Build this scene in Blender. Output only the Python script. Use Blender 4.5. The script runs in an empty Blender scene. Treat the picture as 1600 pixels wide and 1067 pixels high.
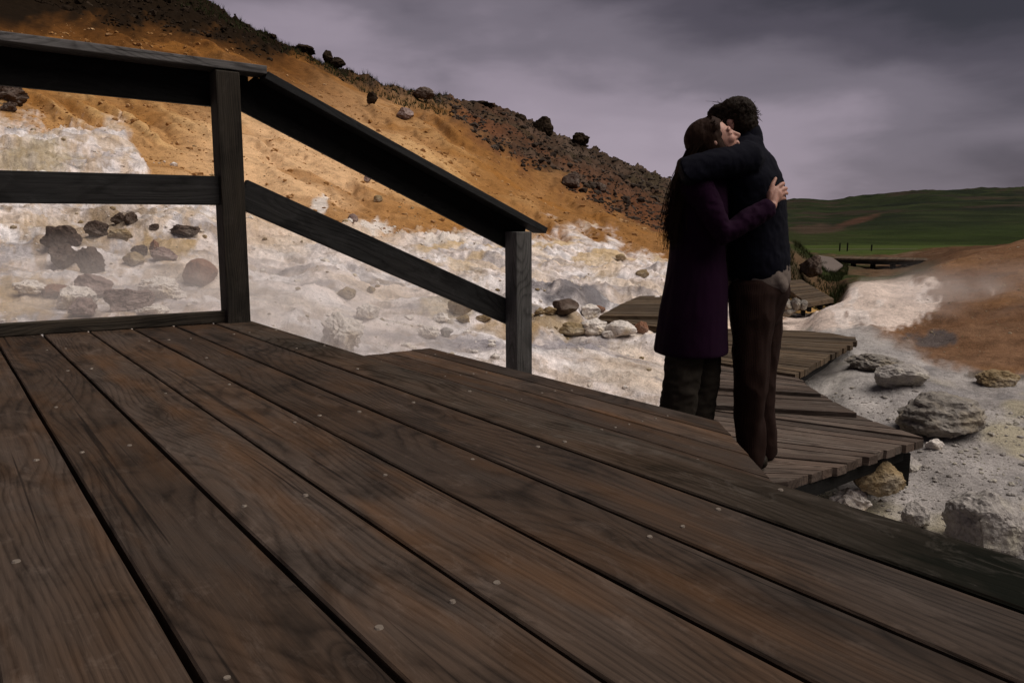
import bpy, bmesh, math, random
import numpy as np
from mathutils import Vector, Matrix, noise as mn
random.seed(7); rng = np.random.default_rng(7)
S = bpy.context.scene
COL = S.collection
R = math.radians

# ---------------------------------------------------------------- camera
H = .45; F = 1210.; HOR = 343.
PITCH = math.atan((533.5-HOR)/F)
cam = bpy.data.objects.new('camera', bpy.data.cameras.new('camera'))
COL.objects.link(cam); S.camera = cam
cam.location = (0, 0, H); cam.rotation_euler = (R(90)-PITCH, 0, 0)
cam.data.sensor_width = 36; cam.data.lens = 36*F/1600; cam.data.clip_end = 6000; cam.data.clip_start = .05

# ---------------------------------------------------------------- sky, sun, exposure
S.view_settings.view_transform = 'Standard'; S.view_settings.look = 'None'
S.view_settings.gamma = 1; S.view_settings.exposure = 1.3
SUN_EL, SUN_AZ = R(58), R(100)          # azimuth clockwise from +Y: the light comes from the right
sun = bpy.data.objects.new('sun', bpy.data.lights.new('sun', 'SUN'))
COL.objects.link(sun)
sun.data.energy = 1.5; sun.data.angle = R(60); sun.data.color = (1, .93, .86)
sd = Vector((math.sin(SUN_AZ)*math.cos(SUN_EL), math.cos(SUN_AZ)*math.cos(SUN_EL), math.sin(SUN_EL)))
sun.rotation_euler = sd.to_track_quat('Z', 'Y').to_euler()

class NT:
    """small helper for node trees"""
    def __init__(s, tree): s.t = tree; s.n = tree.nodes; s.l = tree.links
    def node(s, typ, **kw):
        n = s.n.new(typ)
        for k, v in kw.items():
            if k.startswith('i_'): s.put(n.inputs[k[2:].replace('_', ' ')], v)
            else: setattr(n, k, v)
        return n
    def put(s, sock, v):
        if isinstance(v, bpy.types.NodeSocket): s.l.new(v, sock)
        else:
            if isinstance(v, (tuple, list)) and len(v) == 3 and sock.type == 'RGBA': v = (*v, 1)
            sock.default_value = v
    def math(s, op, a, b=0., c=0., clamp=False):
        n = s.n.new('ShaderNodeMath'); n.operation = op; n.use_clamp = clamp
        s.put(n.inputs[0], a); s.put(n.inputs[1], b); s.put(n.inputs[2], c); return n.outputs[0]
    def mix(s, f, a, b, mode='MIX'):
        n = s.n.new('ShaderNodeMix'); n.data_type = 'RGBA'; n.blend_type = mode
        s.put(n.inputs[0], f); s.put(n.inputs[6], a); s.put(n.inputs[7], b); return n.outputs[2]
    def noise(s, vec, scale=5, detail=4, rough=.55, dist=0., dims='3D'):
        n = s.n.new('ShaderNodeTexNoise'); n.noise_dimensions = dims
        if vec is not None: s.l.new(vec, n.inputs['Vector'])
        n.inputs['Scale'].default_value = scale; n.inputs['Detail'].default_value = detail
        n.inputs['Roughness'].default_value = rough; n.inputs['Distortion'].default_value = dist
        return n.outputs[0]
    def ramp(s, f, stops, mode='LINEAR'):
        n = s.n.new('ShaderNodeValToRGB'); n.color_ramp.interpolation = mode
        el = n.color_ramp.elements
        while len(el) < len(stops): el.new(.5)
        for e, (p, c) in zip(el, stops):
            e.position = p; e.color = (*c, 1) if isinstance(c, (tuple, list)) else (c, c, c, 1)
        s.put(n.inputs[0], f); return n.outputs[0]
    def mapping(s, vec, scale=(1, 1, 1), loc=(0, 0, 0), rot=(0, 0, 0)):
        n = s.n.new('ShaderNodeMapping'); s.put(n.inputs[0], vec)
        n.inputs['Location'].default_value = loc; n.inputs['Rotation'].default_value = rot
        n.inputs['Scale'].default_value = scale; return n.outputs[0]

W = bpy.data.worlds.new('World'); S.world = W; W.use_nodes = True
w = NT(W.node_tree); w.n.clear()
sky = w.node('ShaderNodeTexSky', sky_type='NISHITA'); sky.sun_disc = False
sky.sun_elevation = SUN_EL; sky.sun_rotation = SUN_AZ
tc = w.node('ShaderNodeTexCoord').outputs['Generated']
sep = w.node('ShaderNodeSeparateXYZ', i_Vector=tc)
# overcast: cloud brightness falls off from the bright band over the horizon; streaky large-scale clouds
zz = w.math('MAXIMUM', sep.outputs[2], 0.)
n1 = w.noise(w.mapping(tc, (1.5, 1.5, 4.2), (3.3, .2, .4)), 1.5, 3, .45, .2)
n2 = w.noise(w.mapping(tc, (2.2, 2.2, 6.5), (1.7, 4.1, .0)), 3.2, 4, .5, .2)
az = w.math('ADD', w.math('MULTIPLY', sep.outputs[0], 1.0), .0)
# cloud cover grows thicker (darker) towards +X, and overhead
thick = w.math('ADD', w.math('MULTIPLY', w.math('POWER', zz, 1.35), 3.0), w.math('MULTIPLY', w.math('MAXIMUM', w.math('SUBTRACT', az, .16), 0.), 1.5))
thick = w.math('ADD', thick, w.math('MULTIPLY', w.math('SUBTRACT', n1, .5), 1.15))
thick = w.math('ADD', thick, w.math('MULTIPLY', w.math('SUBTRACT', n2, .5), .42))
cl = w.ramp(thick, [(0., (.150, .126, .150)), (.25, (.125, .105, .126)), (.5, (.072, .062, .075)), (.8, (.032, .0275, .035)), (1., (.015, .0135, .017))], 'EASE')
nish = w.mix(1., sky.outputs[0], (.05, .045, .045), 'MULTIPLY')
skyc = w.mix(.97, nish, cl)
below = w.math('LESS_THAN', sep.outputs[2], -.01)
skyc = w.mix(below, skyc, (.03, .026, .024))  # unseen lower half, set dark brown to keep the rail undersides dark
bg = w.node('ShaderNodeBackground', i_Color=skyc, i_Strength=1.0)
wo = w.node('ShaderNodeOutputWorld'); w.l.new(bg.outputs[0], wo.inputs[0])

# ---------------------------------------------------------------- helpers
def ray(u, v):
    x = (u-800)/F; y = -(v-533.5)/F
    return Vector((x, math.cos(PITCH)+y*math.sin(PITCH), -math.sin(PITCH)+y*math.cos(PITCH)))
def onz(u, v, z):
    r = ray(u, v); t = (z-H)/r.z; return Vector((r.x*t, r.y*t, z))
def ony(u, v, y):
    r = ray(u, v); t = y/r.y; return Vector((r.x*t, y, H+r.z*t))
AZ = R(-36.9)
B3 = Vector((math.sin(AZ), math.cos(AZ), 0)); S3 = Vector((math.cos(AZ), -math.sin(AZ), 0))
def sb(s, b, z=0): v = S3*s+B3*b; v.z = z; return v

def link(name, me, mat=None, parent=None, loc=None):
    o = bpy.data.objects.new(name, me); COL.objects.link(o)
    if mat is not None and me is not None and not me.materials: me.materials.append(mat)
    if parent is not None: o.parent = parent
    if loc is not None: o.location = loc
    return o
def tag(o, label=None, cat=None, group=None, kind=None):
    for k, v in (('label', label), ('category', cat), ('group', group), ('kind', kind)):
        if v: o[k] = v
    return o
def empty(name, loc=(0, 0, 0)):
    o = bpy.data.objects.new(name, None); COL.objects.link(o); o.location = loc; o.empty_display_size = .1; return o
def mesh(name, V, Fc, smooth=False):
    me = bpy.data.meshes.new(name); me.from_pydata([tuple(v) for v in V], [], Fc); me.update()
    if smooth: me.polygons.foreach_set('use_smooth', [True]*len(me.polygons))
    return me
def bm_mesh(name, bm, smooth=False):
    me = bpy.data.meshes.new(name); bm.to_mesh(me); bm.free()
    if smooth: me.polygons.foreach_set('use_smooth', [True]*len(me.polygons))
    return me
def prism_mesh(name, poly, z0, z1, bevel=.003):
    """closed slab from a plan polygon; poly = list of (x,y)"""
    bm = bmesh.new()
    lo = [bm.verts.new((x, y, z0)) for x, y in poly]; hi = [bm.verts.new((x, y, z1)) for x, y in poly]
    n = len(poly)
    bm.faces.new(hi); bm.faces.new(lo[::-1])
    for i in range(n): bm.faces.new((lo[i], lo[(i+1) % n], hi[(i+1) % n], hi[i]))
    bmesh.ops.recalc_face_normals(bm, faces=bm.faces[:])
    if bevel: bmesh.ops.bevel(bm, geom=[e for e in bm.edges if all(v.co.z > z1-1e-5 for v in e.verts)], offset=bevel, segments=2, profile=.6, affect='EDGES')
    return bm_mesh(name, bm)
def beam(name, A, Bp, wdt, hgt, mat, parent, up=Vector((0, 0, 1)), bevel=.004, cutA=0, cutB=0):
    """timber from A to B, its own long axis local X, so that the grain runs along it. up = direction of height"""
    A = Vector(A); Bp = Vector(Bp); d = Bp-A; L = d.length; X = d.normalized()
    Yv = up.cross(X).normalized(); Z = X.cross(Yv)
    bm = bmesh.new(); bmesh.ops.create_cube(bm, size=1)
    for v in bm.verts:
        sx = v.co.x*2
        x = v.co.x*L; z = v.co.z*hgt
        if sx < 0: x += cutA*z
        else: x += cutB*z
        v.co = Vector((x, v.co.y*wdt, z))
    if bevel: bmesh.ops.bevel(bm, geom=bm.edges[:], offset=bevel, segments=2, profile=.6, affect='EDGES')
    me = bm_mesh(name, bm)
    o = link(name, me, mat, parent)
    M = Matrix((X, Yv, Z)).transposed().to_4x4(); M.translation = (A+Bp)/2
    o.matrix_world = M if parent is None else Matrix.Translation(-parent.location) @ M
    return o

# ---------------------------------------------------------------- numpy noise
def _h(ix, iy, seed):
    n = (ix.astype(np.int64)*374761393 + iy.astype(np.int64)*668265263 + seed*974634777) & 0xffffffff
    n = ((n ^ (n >> 13))*1274126177) & 0xffffffff
    return (n ^ (n >> 16)) & 0xffff
def pn(x, y, seed=0):
    ix = np.floor(x); iy = np.floor(y); fx = x-ix; fy = y-iy
    ux = fx*fx*fx*(fx*(fx*6-15)+10); uy = fy*fy*fy*(fy*(fy*6-15)+10)
    def g(a, b, dx, dy):
        h = _h(a, b, seed)/65536.*2*np.pi
        return np.cos(h)*dx+np.sin(h)*dy
    a = g(ix, iy, fx, fy); b = g(ix+1, iy, fx-1, fy); c = g(ix, iy+1, fx, fy-1); d = g(ix+1, iy+1, fx-1, fy-1)
    return (a+(b-a)*ux+(c-a)*uy+(a-b-c+d)*ux*uy)*1.5
def fbm(x, y, o=4, seed=0, r=.5):
    s = 0; a = 1
    for i in range(o): s = s+a*pn(x*2**i+i*17.3, y*2**i-i*9.1, seed+i); a *= r
    return s
def ridged(x, y, o=4, seed=0):
    s = 0; a = 1
    for i in range(o): s = s+a*(1-2*np.abs(pn(x*2**i+i*7.3, y*2**i+i*3.1, seed+i))); a *= .5
    return s
def ss(a, b, x): t = np.clip((x-a)/(b-a), 0, 1); return t*t*(3-2*t)

# ---------------------------------------------------------------- materials
def principled(name, rough=.85, spec=.25):
    m = bpy.data.materials.new(name); m.use_nodes = True; t = NT(m.node_tree)
    p = m.node_tree.nodes['Principled BSDF']; p.inputs['Roughness'].default_value = rough
    p.inputs['Specular IOR Level'].default_value = spec
    return m, t, p
def bump(t, p, h, strength=.5, dist=.01):
    b = t.node('ShaderNodeBump', i_Strength=strength, i_Distance=dist); t.put(b.inputs['Height'], h)
    t.l.new(b.outputs[0], p.inputs['Normal']); return b

def wood(name, c_dark, c_mid, c_light, grey, grain=1., rough=.7, stain=.6, warm=None, moss=None, spec=.14):
    m, t, p = principled(name, rough, spec)
    oi = t.node('ShaderNodeObjectInfo'); tc = t.node('ShaderNodeTexCoord').outputs['Object']
    off = t.node('ShaderNodeCombineXYZ'); t.put(off.inputs[0], t.math('MULTIPLY', oi.outputs['Random'], 37.)); t.put(off.inputs[1], t.math('MULTIPLY', oi.outputs['Random'], 11.)); t.put(off.inputs[2], t.math('MULTIPLY', oi.outputs['Random'], 5.))
    va = t.node('ShaderNodeVectorMath', operation='ADD'); t.put(va.inputs[0], tc); t.put(va.inputs[1], off.outputs[0]); P = va.outputs[0]
    # flat-sawn growth rings: slow warp along the board (X) gives cathedrals, knots pull the rings round
    warp = t.noise(t.mapping(P, (1.0, 4.2, 4.2)), 1., 1, .3)
    warp2 = t.noise(t.mapping(P, (6., 14., 14.)), 1., 2, .5)
    vo = t.node('ShaderNodeTexVoronoi', feature='F1'); t.put(vo.inputs['Vector'], t.mapping(P, (1.8, 6.5, 6.5))); vo.inputs['Scale'].default_value = 1.; vo.inputs['Randomness'].default_value = 1.
    knot = t.math('POWER', t.math('MAXIMUM', t.math('SUBTRACT', 1., t.math('MULTIPLY', vo.outputs['Distance'], 3.6)), 0.), 2.)
    sy = t.node('ShaderNodeSeparateXYZ', i_Vector=P); sy_raw = t.node('ShaderNodeSeparateXYZ', i_Vector=tc)
    ph = t.math('MULTIPLY', sy.outputs[1], 46.*grain)
    ph = t.math('ADD', ph, t.math('MULTIPLY', warp, 24.*grain)); ph = t.math('ADD', ph, t.math('MULTIPLY', warp2, 1.0)); ph = t.math('ADD', ph, t.math('MULTIPLY', knot, 5.))
    saw = t.math('FRACT', ph)
    ring = t.ramp(saw, [(0., .1), (.45, .1), (.80, 1.), (1., .1)], 'LINEAR')
    fib = t.noise(t.mapping(P, (3.5, 120., 120.)), 1., 4, .7)
    fib2 = t.noise(t.mapping(P, (1.4, 42., 42.)), 1., 4, .65)
    crk = t.noise(t.mapping(P, (1.1, 75., 75.), (3, 9, 4)), 1., 2, .5)
    blot = t.noise(t.mapping(P, (1.6, 3.4, 3.4)), 1.2, 5, .6, .4)
    blot2 = t.noise(t.mapping(P, (3., 7., 7.), (4, 7, 1)), 1.3, 5, .65, .6)
    c = t.mix(t.ramp(fib2, [(.3, 0.), (.7, 1.)]), c_mid, c_light)
    c = t.mix(t.ramp(blot, [(.35, 0.), (.68, 1.)]), c, grey)
    c = t.mix(t.math('MULTIPLY', t.math('MULTIPLY', ring, t.ramp(blot2, [(.35, .25), (.6, 1.)])), .68), c, c_dark)
    c = t.mix(t.math('MULTIPLY', t.ramp(blot2, [(.5, 0.), (.68, 1.)]), stain), c, c_dark)
    if warm: c = t.mix(t.math('MULTIPLY', t.ramp(t.noise(t.mapping(P, (2., 9., 9.), (9, 2, 3)), 1.1, 3, .5), [(.5, 0.), (.72, 1.)]), .6), c, warm)
    c = t.mix(t.math('MULTIPLY', t.ramp(knot, [(.15, 0.), (.5, 1.)]), .6), c, c_dark)
    f = t.ramp(fib, [(.3, .68), (.5, .97), (.72, 1.2)])
    c = t.mix(1., c, f, 'MULTIPLY')
    if moss:
        mx = t.math('ADD', sy_raw.outputs[0], t.math('MULTIPLY', t.math('SUBTRACT', blot, .5), 1.6))
        c = t.mix(t.math('MULTIPLY', t.ramp(mx, [(.45, 1.), (1.15, 0.)]), .95), c, moss)
    # paler scuffs and specks of dried clay
    sc = t.noise(t.mapping(P, (4., 9., 9.), (2, 1, 8)), 2.2, 8, .75, .8)
    c = t.mix(t.math('MULTIPLY', t.ramp(sc, [(.54, 0.), (.74, 1.)]), .26), c, tuple(min(1, x*3.2+.02) for x in grey))
    c = t.mix(t.math('MULTIPLY', t.ramp(crk, [(.66, 0.), (.72, 1.)]), .75), c, tuple(x*.5 for x in c_dark))
    rv = t.math('ADD', .66, t.math('MULTIPLY', t.math('FRACT', t.math('MULTIPLY', oi.outputs['Random'], 7.31)), .66))
    cc = t.node('ShaderNodeCombineColor'); [t.put(cc.inputs[i], rv) for i in range(3)]
    c = t.mix(1., c, cc.outputs[0], 'MULTIPLY')
    t.put(p.inputs['Base Color'], c)
    t.put(p.inputs['Roughness'], t.math('ADD', rough-.1, t.math('MULTIPLY', blot2, .3 if spec > .1 else .8)))
    hgt = t.math('ADD', t.math('MULTIPLY', fib, .9), t.math('MULTIPLY', ring, -.28)); hgt = t.math('ADD', hgt, t.math('MULTIPLY', fib2, .5)); hgt = t.math('ADD', hgt, t.math('MULTIPLY', sc, .4))
    bump(t, p, hgt, .55, .003)
    return m
DECKWOOD = wood('deck_wood', (.009, .0055, .0035), (.046, .026, .0150), (.078, .048, .031), (.060, .044, .035), 1., .68, .65, (.100, .047, .019))
WALKWOOD = wood('boardwalk_wood', (.018, .012, .009), (.075, .050, .038), (.11, .078, .06), (.088, .070, .058), .8, .8, .3)
FARWOOD = wood('old_boardwalk_wood', (.02, .013, .008), (.078, .050, .028), (.115, .076, .045), (.085, .063, .043), .8, .85, .3)
MIDWOOD = wood('dark_weathered_rail_wood', (.0035, .0033, .003), (.013, .012, .0115), (.028, .026, .025), (.017, .017, .017), 1.3, .72, .6)
RAILWOOD = wood('black_rail_wood', (.002, .0018, .0017), (.0055, .0048, .0042), (.010, .0088, .0078), (.007, .0066, .0062), 1.3, .72, .6)  # near-black wood for side boards, bearers and far posts
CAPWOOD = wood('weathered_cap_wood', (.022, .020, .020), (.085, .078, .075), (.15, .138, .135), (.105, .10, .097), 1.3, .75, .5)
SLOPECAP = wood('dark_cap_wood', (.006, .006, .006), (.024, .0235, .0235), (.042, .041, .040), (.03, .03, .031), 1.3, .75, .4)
POSTWOOD = wood('weathered_post_wood', (.020, .018, .017), (.082, .076, .071), (.13, .122, .114), (.095, .092, .090), 1.4, .75, .35)
DARKPOST = wood('dark_post_wood', (.005, .004, .003), (.030, .023, .016), (.060, .047, .034), (.032, .027, .022), 1.4, .75, .4)
MOSSWOOD = wood('damp_mossy_wood', (.010, .007, .005), (.048, .029, .018), (.078, .052, .038), (.045, .038, .032), 1., .68, .7, moss=(.0040, .0050, .0036), spec=.03)
m_nail, t, p = principled('galvanised_nail', .55, .5); p.inputs['Metallic'].default_value = .35
t.put(p.inputs['Base Color'], t.ramp(t.noise(None, 60, 3), [(.3, (.12, .09, .07)), (.7, (.26, .22, .18))]))

# ground material: base colour per vertex (clay, gravel, sand, scoria), procedural grain and relief
GND, t, p = principled('geothermal_ground', .97, .04)
at = t.node('ShaderNodeAttribute', attribute_name='Col'); ro = t.node('ShaderNodeAttribute', attribute_name='rocky')
tc = t.node('ShaderNodeTexCoord').outputs['Object']
na = t.noise(tc, 2.6, 10, .68, .3); nb = t.noise(tc, 21, 8, .72); nc = t.noise(tc, .35, 8, .6, .4); nd = t.noise(tc, 90, 4, .7)
c = t.mix(1., at.outputs['Color'], t.ramp(na, [(.3, .62), (.5, 1.), (.72, 1.22)]), 'MULTIPLY')
c = t.mix(.8, c, t.ramp(nb, [(.30, .60), (.5, 1.), (.7, 1.22)]), 'MULTIPLY')
c = t.mix(.8, c, t.ramp(nd, [(.3, .6), (.5, 1.), (.7, 1.3)]), 'MULTIPLY')
vo = t.node('ShaderNodeTexVoronoi', feature='F1'); t.put(vo.inputs['Vector'], tc); vo.inputs['Scale'].default_value = 13
spk = t.ramp(vo.outputs['Distance'], [(.12, 1.), (.24, 0.)])
spn = t.ramp(t.noise(tc, 3.3, 3), [(.5, 0.), (.62, 1.)])
c = t.mix(t.math('MULTIPLY', t.math('MULTIPLY', spk, spn), .3), c, (.10, .07, .05))
t.put(p.inputs['Base Color'], c)
hh = t.math('ADD', t.math('MULTIPLY', na, 1.2), t.math('MULTIPLY', nb, .55)); hh = t.math('ADD', hh, t.math('MULTIPLY', nd, .16))
b1 = bump(t, p, hh, .9, .05)

# ---------------------------------------------------------------- terrain
Z = lambda z: ('z', z)
cols = {
 -1600: [(1, Z(-.6)), (3, Z(-.1)), (5, 400), (9, 200), (15, 0), (25, -200), (45, -350), (80, -350), (150, -150), (260, 100)],
 -600: [(1, Z(-.6)), (3, Z(-.3)), (5, 470), (9, 300), (15, 120), (25, -40), (45, -200), (75, -300), (95, -280), (150, -50), (260, 150)],
 0: [(1, Z(-.7)), (3, Z(-.45)), (4.5, 515), (6, 440), (9, 338), (14, 225), (20, 150), (32, 50), (50, -50), (70, -110), (95, -100), (160, 100), (260, 200)],
 200: [(1, Z(-.8)), (3, Z(-.55)), (4.7, 510), (6.5, 435), (10, 335), (14, 262), (18, 215), (26, 150), (40, 60), (60, -20), (75, -50), (95, -30), (160, 130), (260, 250)],
 320: [(1, Z(-.8)), (3, Z(-.6)), (4.8, 520), (6.5, 445), (10, 345), (15, 280), (24, 180), (40, 90), (55, 30), (70, -3), (85, 20), (160, 180), (260, 280)],
 400: [(1, Z(-.9)), (3, Z(-.7)), (5, 535), (7, 450), (11, 365), (16, 298), (25, 200), (40, 115), (55, 66), (68, 44), (85, 75), (160, 220), (260, 300)],
 500: [(1, Z(-.9)), (3, Z(-.8)), (5.1, 545), (7, 468), (10.5, 392), (15, 338), (23, 250), (36, 170), (52, 118), (66, 93), (80, 120), (160, 250), (260, 320)],
 600: [(1, Z(-1)), (3, Z(-.85)), (5.2, 560), (7, 485), (10, 420), (14, 372), (20, 305), (30, 235), (45, 182), (55, 160), (66, 134), (80, 160), (160, 290), (260, 340)],
 720: [(1, Z(-1)), (3, Z(-.9)), (5.3, 572), (7, 505), (10, 440), (14, 395), (20, 348), (28, 292), (40, 222), (47, 188), (53, 202), (62, 184), (72, 161), (85, 190), (160, 320), (260, 360)],
 800: [(1, Z(-1)), (3, Z(-.9)), (5.3, 582), (7, 514), (10, 450), (14, 405), (20, 362), (28, 318), (38, 272), (44, 255), (49, 270), (62, 215), (76, 180), (88, 212), (160, 335), (260, 370)],
 850: [(1, Z(-1)), (3, Z(-.95)), (5.4, 592), (7, 522), (10, 460), (14, 414), (20, 377), (28, 340), (36, 305), (41, 287), (46, 300), (60, 250), (78, 206), (90, 235), (160, 345), (260, 375)],
 950: [(1, Z(-1)), (3, Z(-.95)), (5.4, 605), (7, 535), (10, 472), (14, 428), (20, 394), (28, 366), (34, 345), (38, 334), (42, 346), (58, 300), (78, 248), (90, 280), (160, 365), (260, 378)],
 1050: [(1, Z(-1)), (3, Z(-1)), (5.3, 625), (7, 550), (10, 485), (14, 440), (20, 412), (28, 390), (35, 376), (45, 364), (60, 325), (78, 289), (92, 310), (160, 380), (260, 382)],
 1150: [(1, Z(-1)), (3, Z(-1)), (5.2, Z(-.98)), (7, Z(-.95)), (10, Z(-.92)), (14, 458), (20, 420), (30, 400), (45, 385), (60, 370), (75, 348), (90, 358), (110, 378), (150, 387), (260, 383)],
 1225: [(1, Z(-1.05)), (3, Z(-1.05)), (5, Z(-1.05)), (7, Z(-1.0)), (10, Z(-.98)), (12, 483), (14, 456), (17, 416), (20, 392), (22, 383), (26, 396), (40, 398), (70, 394), (110, 391), (150, 387), (260, 380)],
 1260: [(1, Z(-1.05)), (3, Z(-1.05)), (5, Z(-1.05)), (7, Z(-1.0)), (9.6, Z(-.95)), (12, 488), (14, 466), (17, 438), (20, 408), (22, 394), (26, 400), (40, 401), (70, 396), (110, 391), (150, 387), (260, 380)],
 1290: [(1, Z(-1.1)), (3, Z(-1.1)), (4.5, Z(-1.1)), (6.4, Z(-1.0)), (8.3, 530), (9.6, 494), (10.3, 483), (11.2, 492), (14, 474), (17, 450), (21, 428), (26, 412), (40, 402), (80, 396), (150, 386), (260, 380)],
 1350: [(1, Z(-1.1)), (3, Z(-1.12)), (4.5, Z(-1.08)), (6.4, 592), (8.3, 520), (9.5, 480), (10.5, 453), (11.2, 446), (12.2, 456), (18, 438), (24, 428), (30, 418), (36, 408), (60, 399), (110, 391), (150, 386), (260, 380)],
 1400: [(1, Z(-1.1)), (3, Z(-1.12)), (4.5, Z(-1.08)), (6.2, 598), (8.1, 524), (9.5, 478), (10.8, 450), (11.9, 434), (13, 446), (18, 438), (24, 430), (30, 420), (36, 408), (60, 398), (110, 391), (150, 386), (260, 380)],
 1460: [(1, Z(-1.1)), (3, Z(-1.12)), (4.5, Z(-1.05)), (6, 605), (8, 530), (9.5, 478), (11, 440), (12.4, 417), (13.5, 424), (18, 425), (24, 416), (36, 398), (60, 388), (110, 389), (150, 386), (260, 380)],
 1530: [(1, Z(-1.1)), (3, Z(-1.12)), (4.2, Z(-1.05)), (5.6, 635), (7.4, 545), (9, 484), (11, 430), (12.8, 398), (14, 404), (18, 400), (26, 392), (60, 386), (110, 388), (150, 386), (260, 380)],
 1600: [(1, Z(-1.1)), (2.8, Z(-1.1)), (4, Z(-1.05)), (5.4, 640), (7, 558), (9, 470), (11, 415), (13, 386), (14.3, 377), (16, 385), (26, 385), (60, 386), (110, 386), (150, 386), (260, 380)],
 1900: [(1, Z(-1.1)), (2.5, Z(-1.1)), (5, Z(-.9)), (7, 490), (10, 400), (13, 350), (16, 330), (20, 350), (50, 380), (150, 386), (260, 382)],
 2600: [(1, Z(-1.0)), (2.5, Z(-1.0)), (5, Z(-.6)), (8, 400), (14, 320), (20, 330), (50, 370), (150, 386), (260, 382)],
}
def vratio(v):
    r = ray(800, v); return r.z/r.y
keys = sorted(cols)
ND = 640
dg = np.exp(np.linspace(math.log(1.0), math.log(260), ND))
prof = []
for k in keys:
    ds = [q[0] for q in cols[k]]; rs = [((q[1][1]-H)/q[0] if isinstance(q[1], tuple) else vratio(q[1])) for q in cols[k]]
    prof.append(np.interp(np.log(dg), np.log(ds), rs))
prof = np.array(prof)                                  # columns x depths
ug = np.concatenate([np.arange(-1600, -60, 14), np.arange(-60, 1660, 2.2), np.arange(1660, 2600, 12)])
kk = np.array(keys, float)
def hermite(kk, prof, u):
    i = np.clip(np.searchsorted(kk, u)-1, 0, len(kk)-2)
    h = kk[i+1]-kk[i]; t = ((u-kk[i])/h)[:, None]
    m = np.gradient(prof, kk, axis=0)
    h = h[:, None]
    return (2*t**3-3*t**2+1)*prof[i]+(t**3-2*t**2+t)*h*m[i]+(-2*t**3+3*t**2)*prof[i+1]+(t**3-t**2)*h*m[i+1]
rat = hermite(kk, prof, ug)                             # (NU, ND)
ker = np.exp(-np.linspace(-2, 2, 13)**2); ker /= ker.sum()
pad = np.pad(rat, ((0, 0), (6, 6)), mode='edge')
rat = sum(pad[:, i:i+ND]*ker[i] for i in range(13))
K = (ug-800)/F/1.0122
X = K[:, None]*dg[None, :]; Y = np.repeat(dg[None, :], len(ug), 0); Z0 = H+rat*Y
def project(x, y, z):
    c, s = math.cos(PITCH), math.sin(PITCH)
    zf = y*c-(z-H)*s; yf = y*s+(z-H)*c
    zf = np.maximum(zf, .05)
    return 800+F*x/zf, 533.5-F*yf/zf
U, V = project(X, Y, Z0)
def poly(u, pts): a = np.array(pts, float); return np.interp(u, a[:, 0], a[:, 1])
D = Y
wn = fbm(X*.9, Y*.9, 4, 3)+.0
wl = fbm(U/90, V/60, 4, 11); wl2 = fbm(U/28, V/18, 4, 12)
# boundaries between the kinds of ground, followed across the slope
vW = poly(U+(wl*22+wl2*10)*ss(520, 300, U), [(-1600, 150), (0, 186), (60, 198), (205, 206), (222, 245), (240, 300), (330, 322), (400, 340), (480, 352), (560, 355), (620, 372), (640, 366), (700, 366), (850, 366), (880, 360), (960, 368), (985, 405), (1050, 415), (1600, 420), (2600, 420)])
vD = poly(U, [(-1600, -60), (0, 60), (100, 40), (250, 50), (400, 82), (480, 104), (560, 134), (640, 163), (700, 182), (717, 187), (766, 226), (815, 262), (885, 299), (955, 334), (1050, 374), (1150, 390), (1225, 392), (2600, 300)])
leftside = 1-ss(1120, 1210, U)
rocky = leftside*ss(20, -20, V-vD+wl*12+wl2*12)*ss(30, 38, D)
white = leftside*ss(-17, 17, V-vW+wl*16+wl2*15+fbm(U/9, V/5, 3, 13)*9)
# height detail
near = np.exp(-D/14)
clay = fbm(X*1.1, Y*1.1, 5, 21, .55)*.050+ridged(X*2.1+wn, Y*2.1, 4, 31)*.022+fbm(X*9, Y*9, 3, 41, .6)*.008
lump = np.maximum(fbm(X*.75, Y*.75, 3, 51)-.05, 0)*.16
amp = np.clip(D/5.5, .5, 2.2)
Zt = Z0+clay*amp*white*(1-ss(16, 30, D))+lump*white*ss(4.2, 6, D)*(1-ss(12, 25, D))
rightzone = 1-leftside
gully = rightzone*(1-ss(15, 24, D))
Zt += gully*(fbm(X*1.3, Y*1.3, 5, 61)*.035+ridged(X*1.5, Y*1.5, 4, 66)*.020*ss(4.5, 6, D))
# orange slope: shallow runnels that run down the fall line, toward the lower right
rn = fbm((V-.56*U)/24+wl*.35, U/260, 3, 71)*1.0+fbm((V-.56*U)/10, U/160, 2, 72)*.10
orange = leftside*(1-white)*(1-rocky)
Zt += orange*ss(12, 20, D)*(rn*.42*np.clip(D/35, .3, 1.2)+fbm(X*.8, Y*.8, 4, 75)*.06)
# scoria ridge: blocky
blk = ridged(X*.23, Y*.23, 5, 81)*.28+fbm(X*.9, Y*.9, 4, 85, .62)*.42
Zt += rocky*ss(38, 50, D)*blk*np.clip(D/70, .4, 1.1)
Zt += (1-leftside)*ss(14, 22, D)*(1-ss(60, 110, D))*fbm(X*.35, Y*.35, 4, 91)*.18
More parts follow.
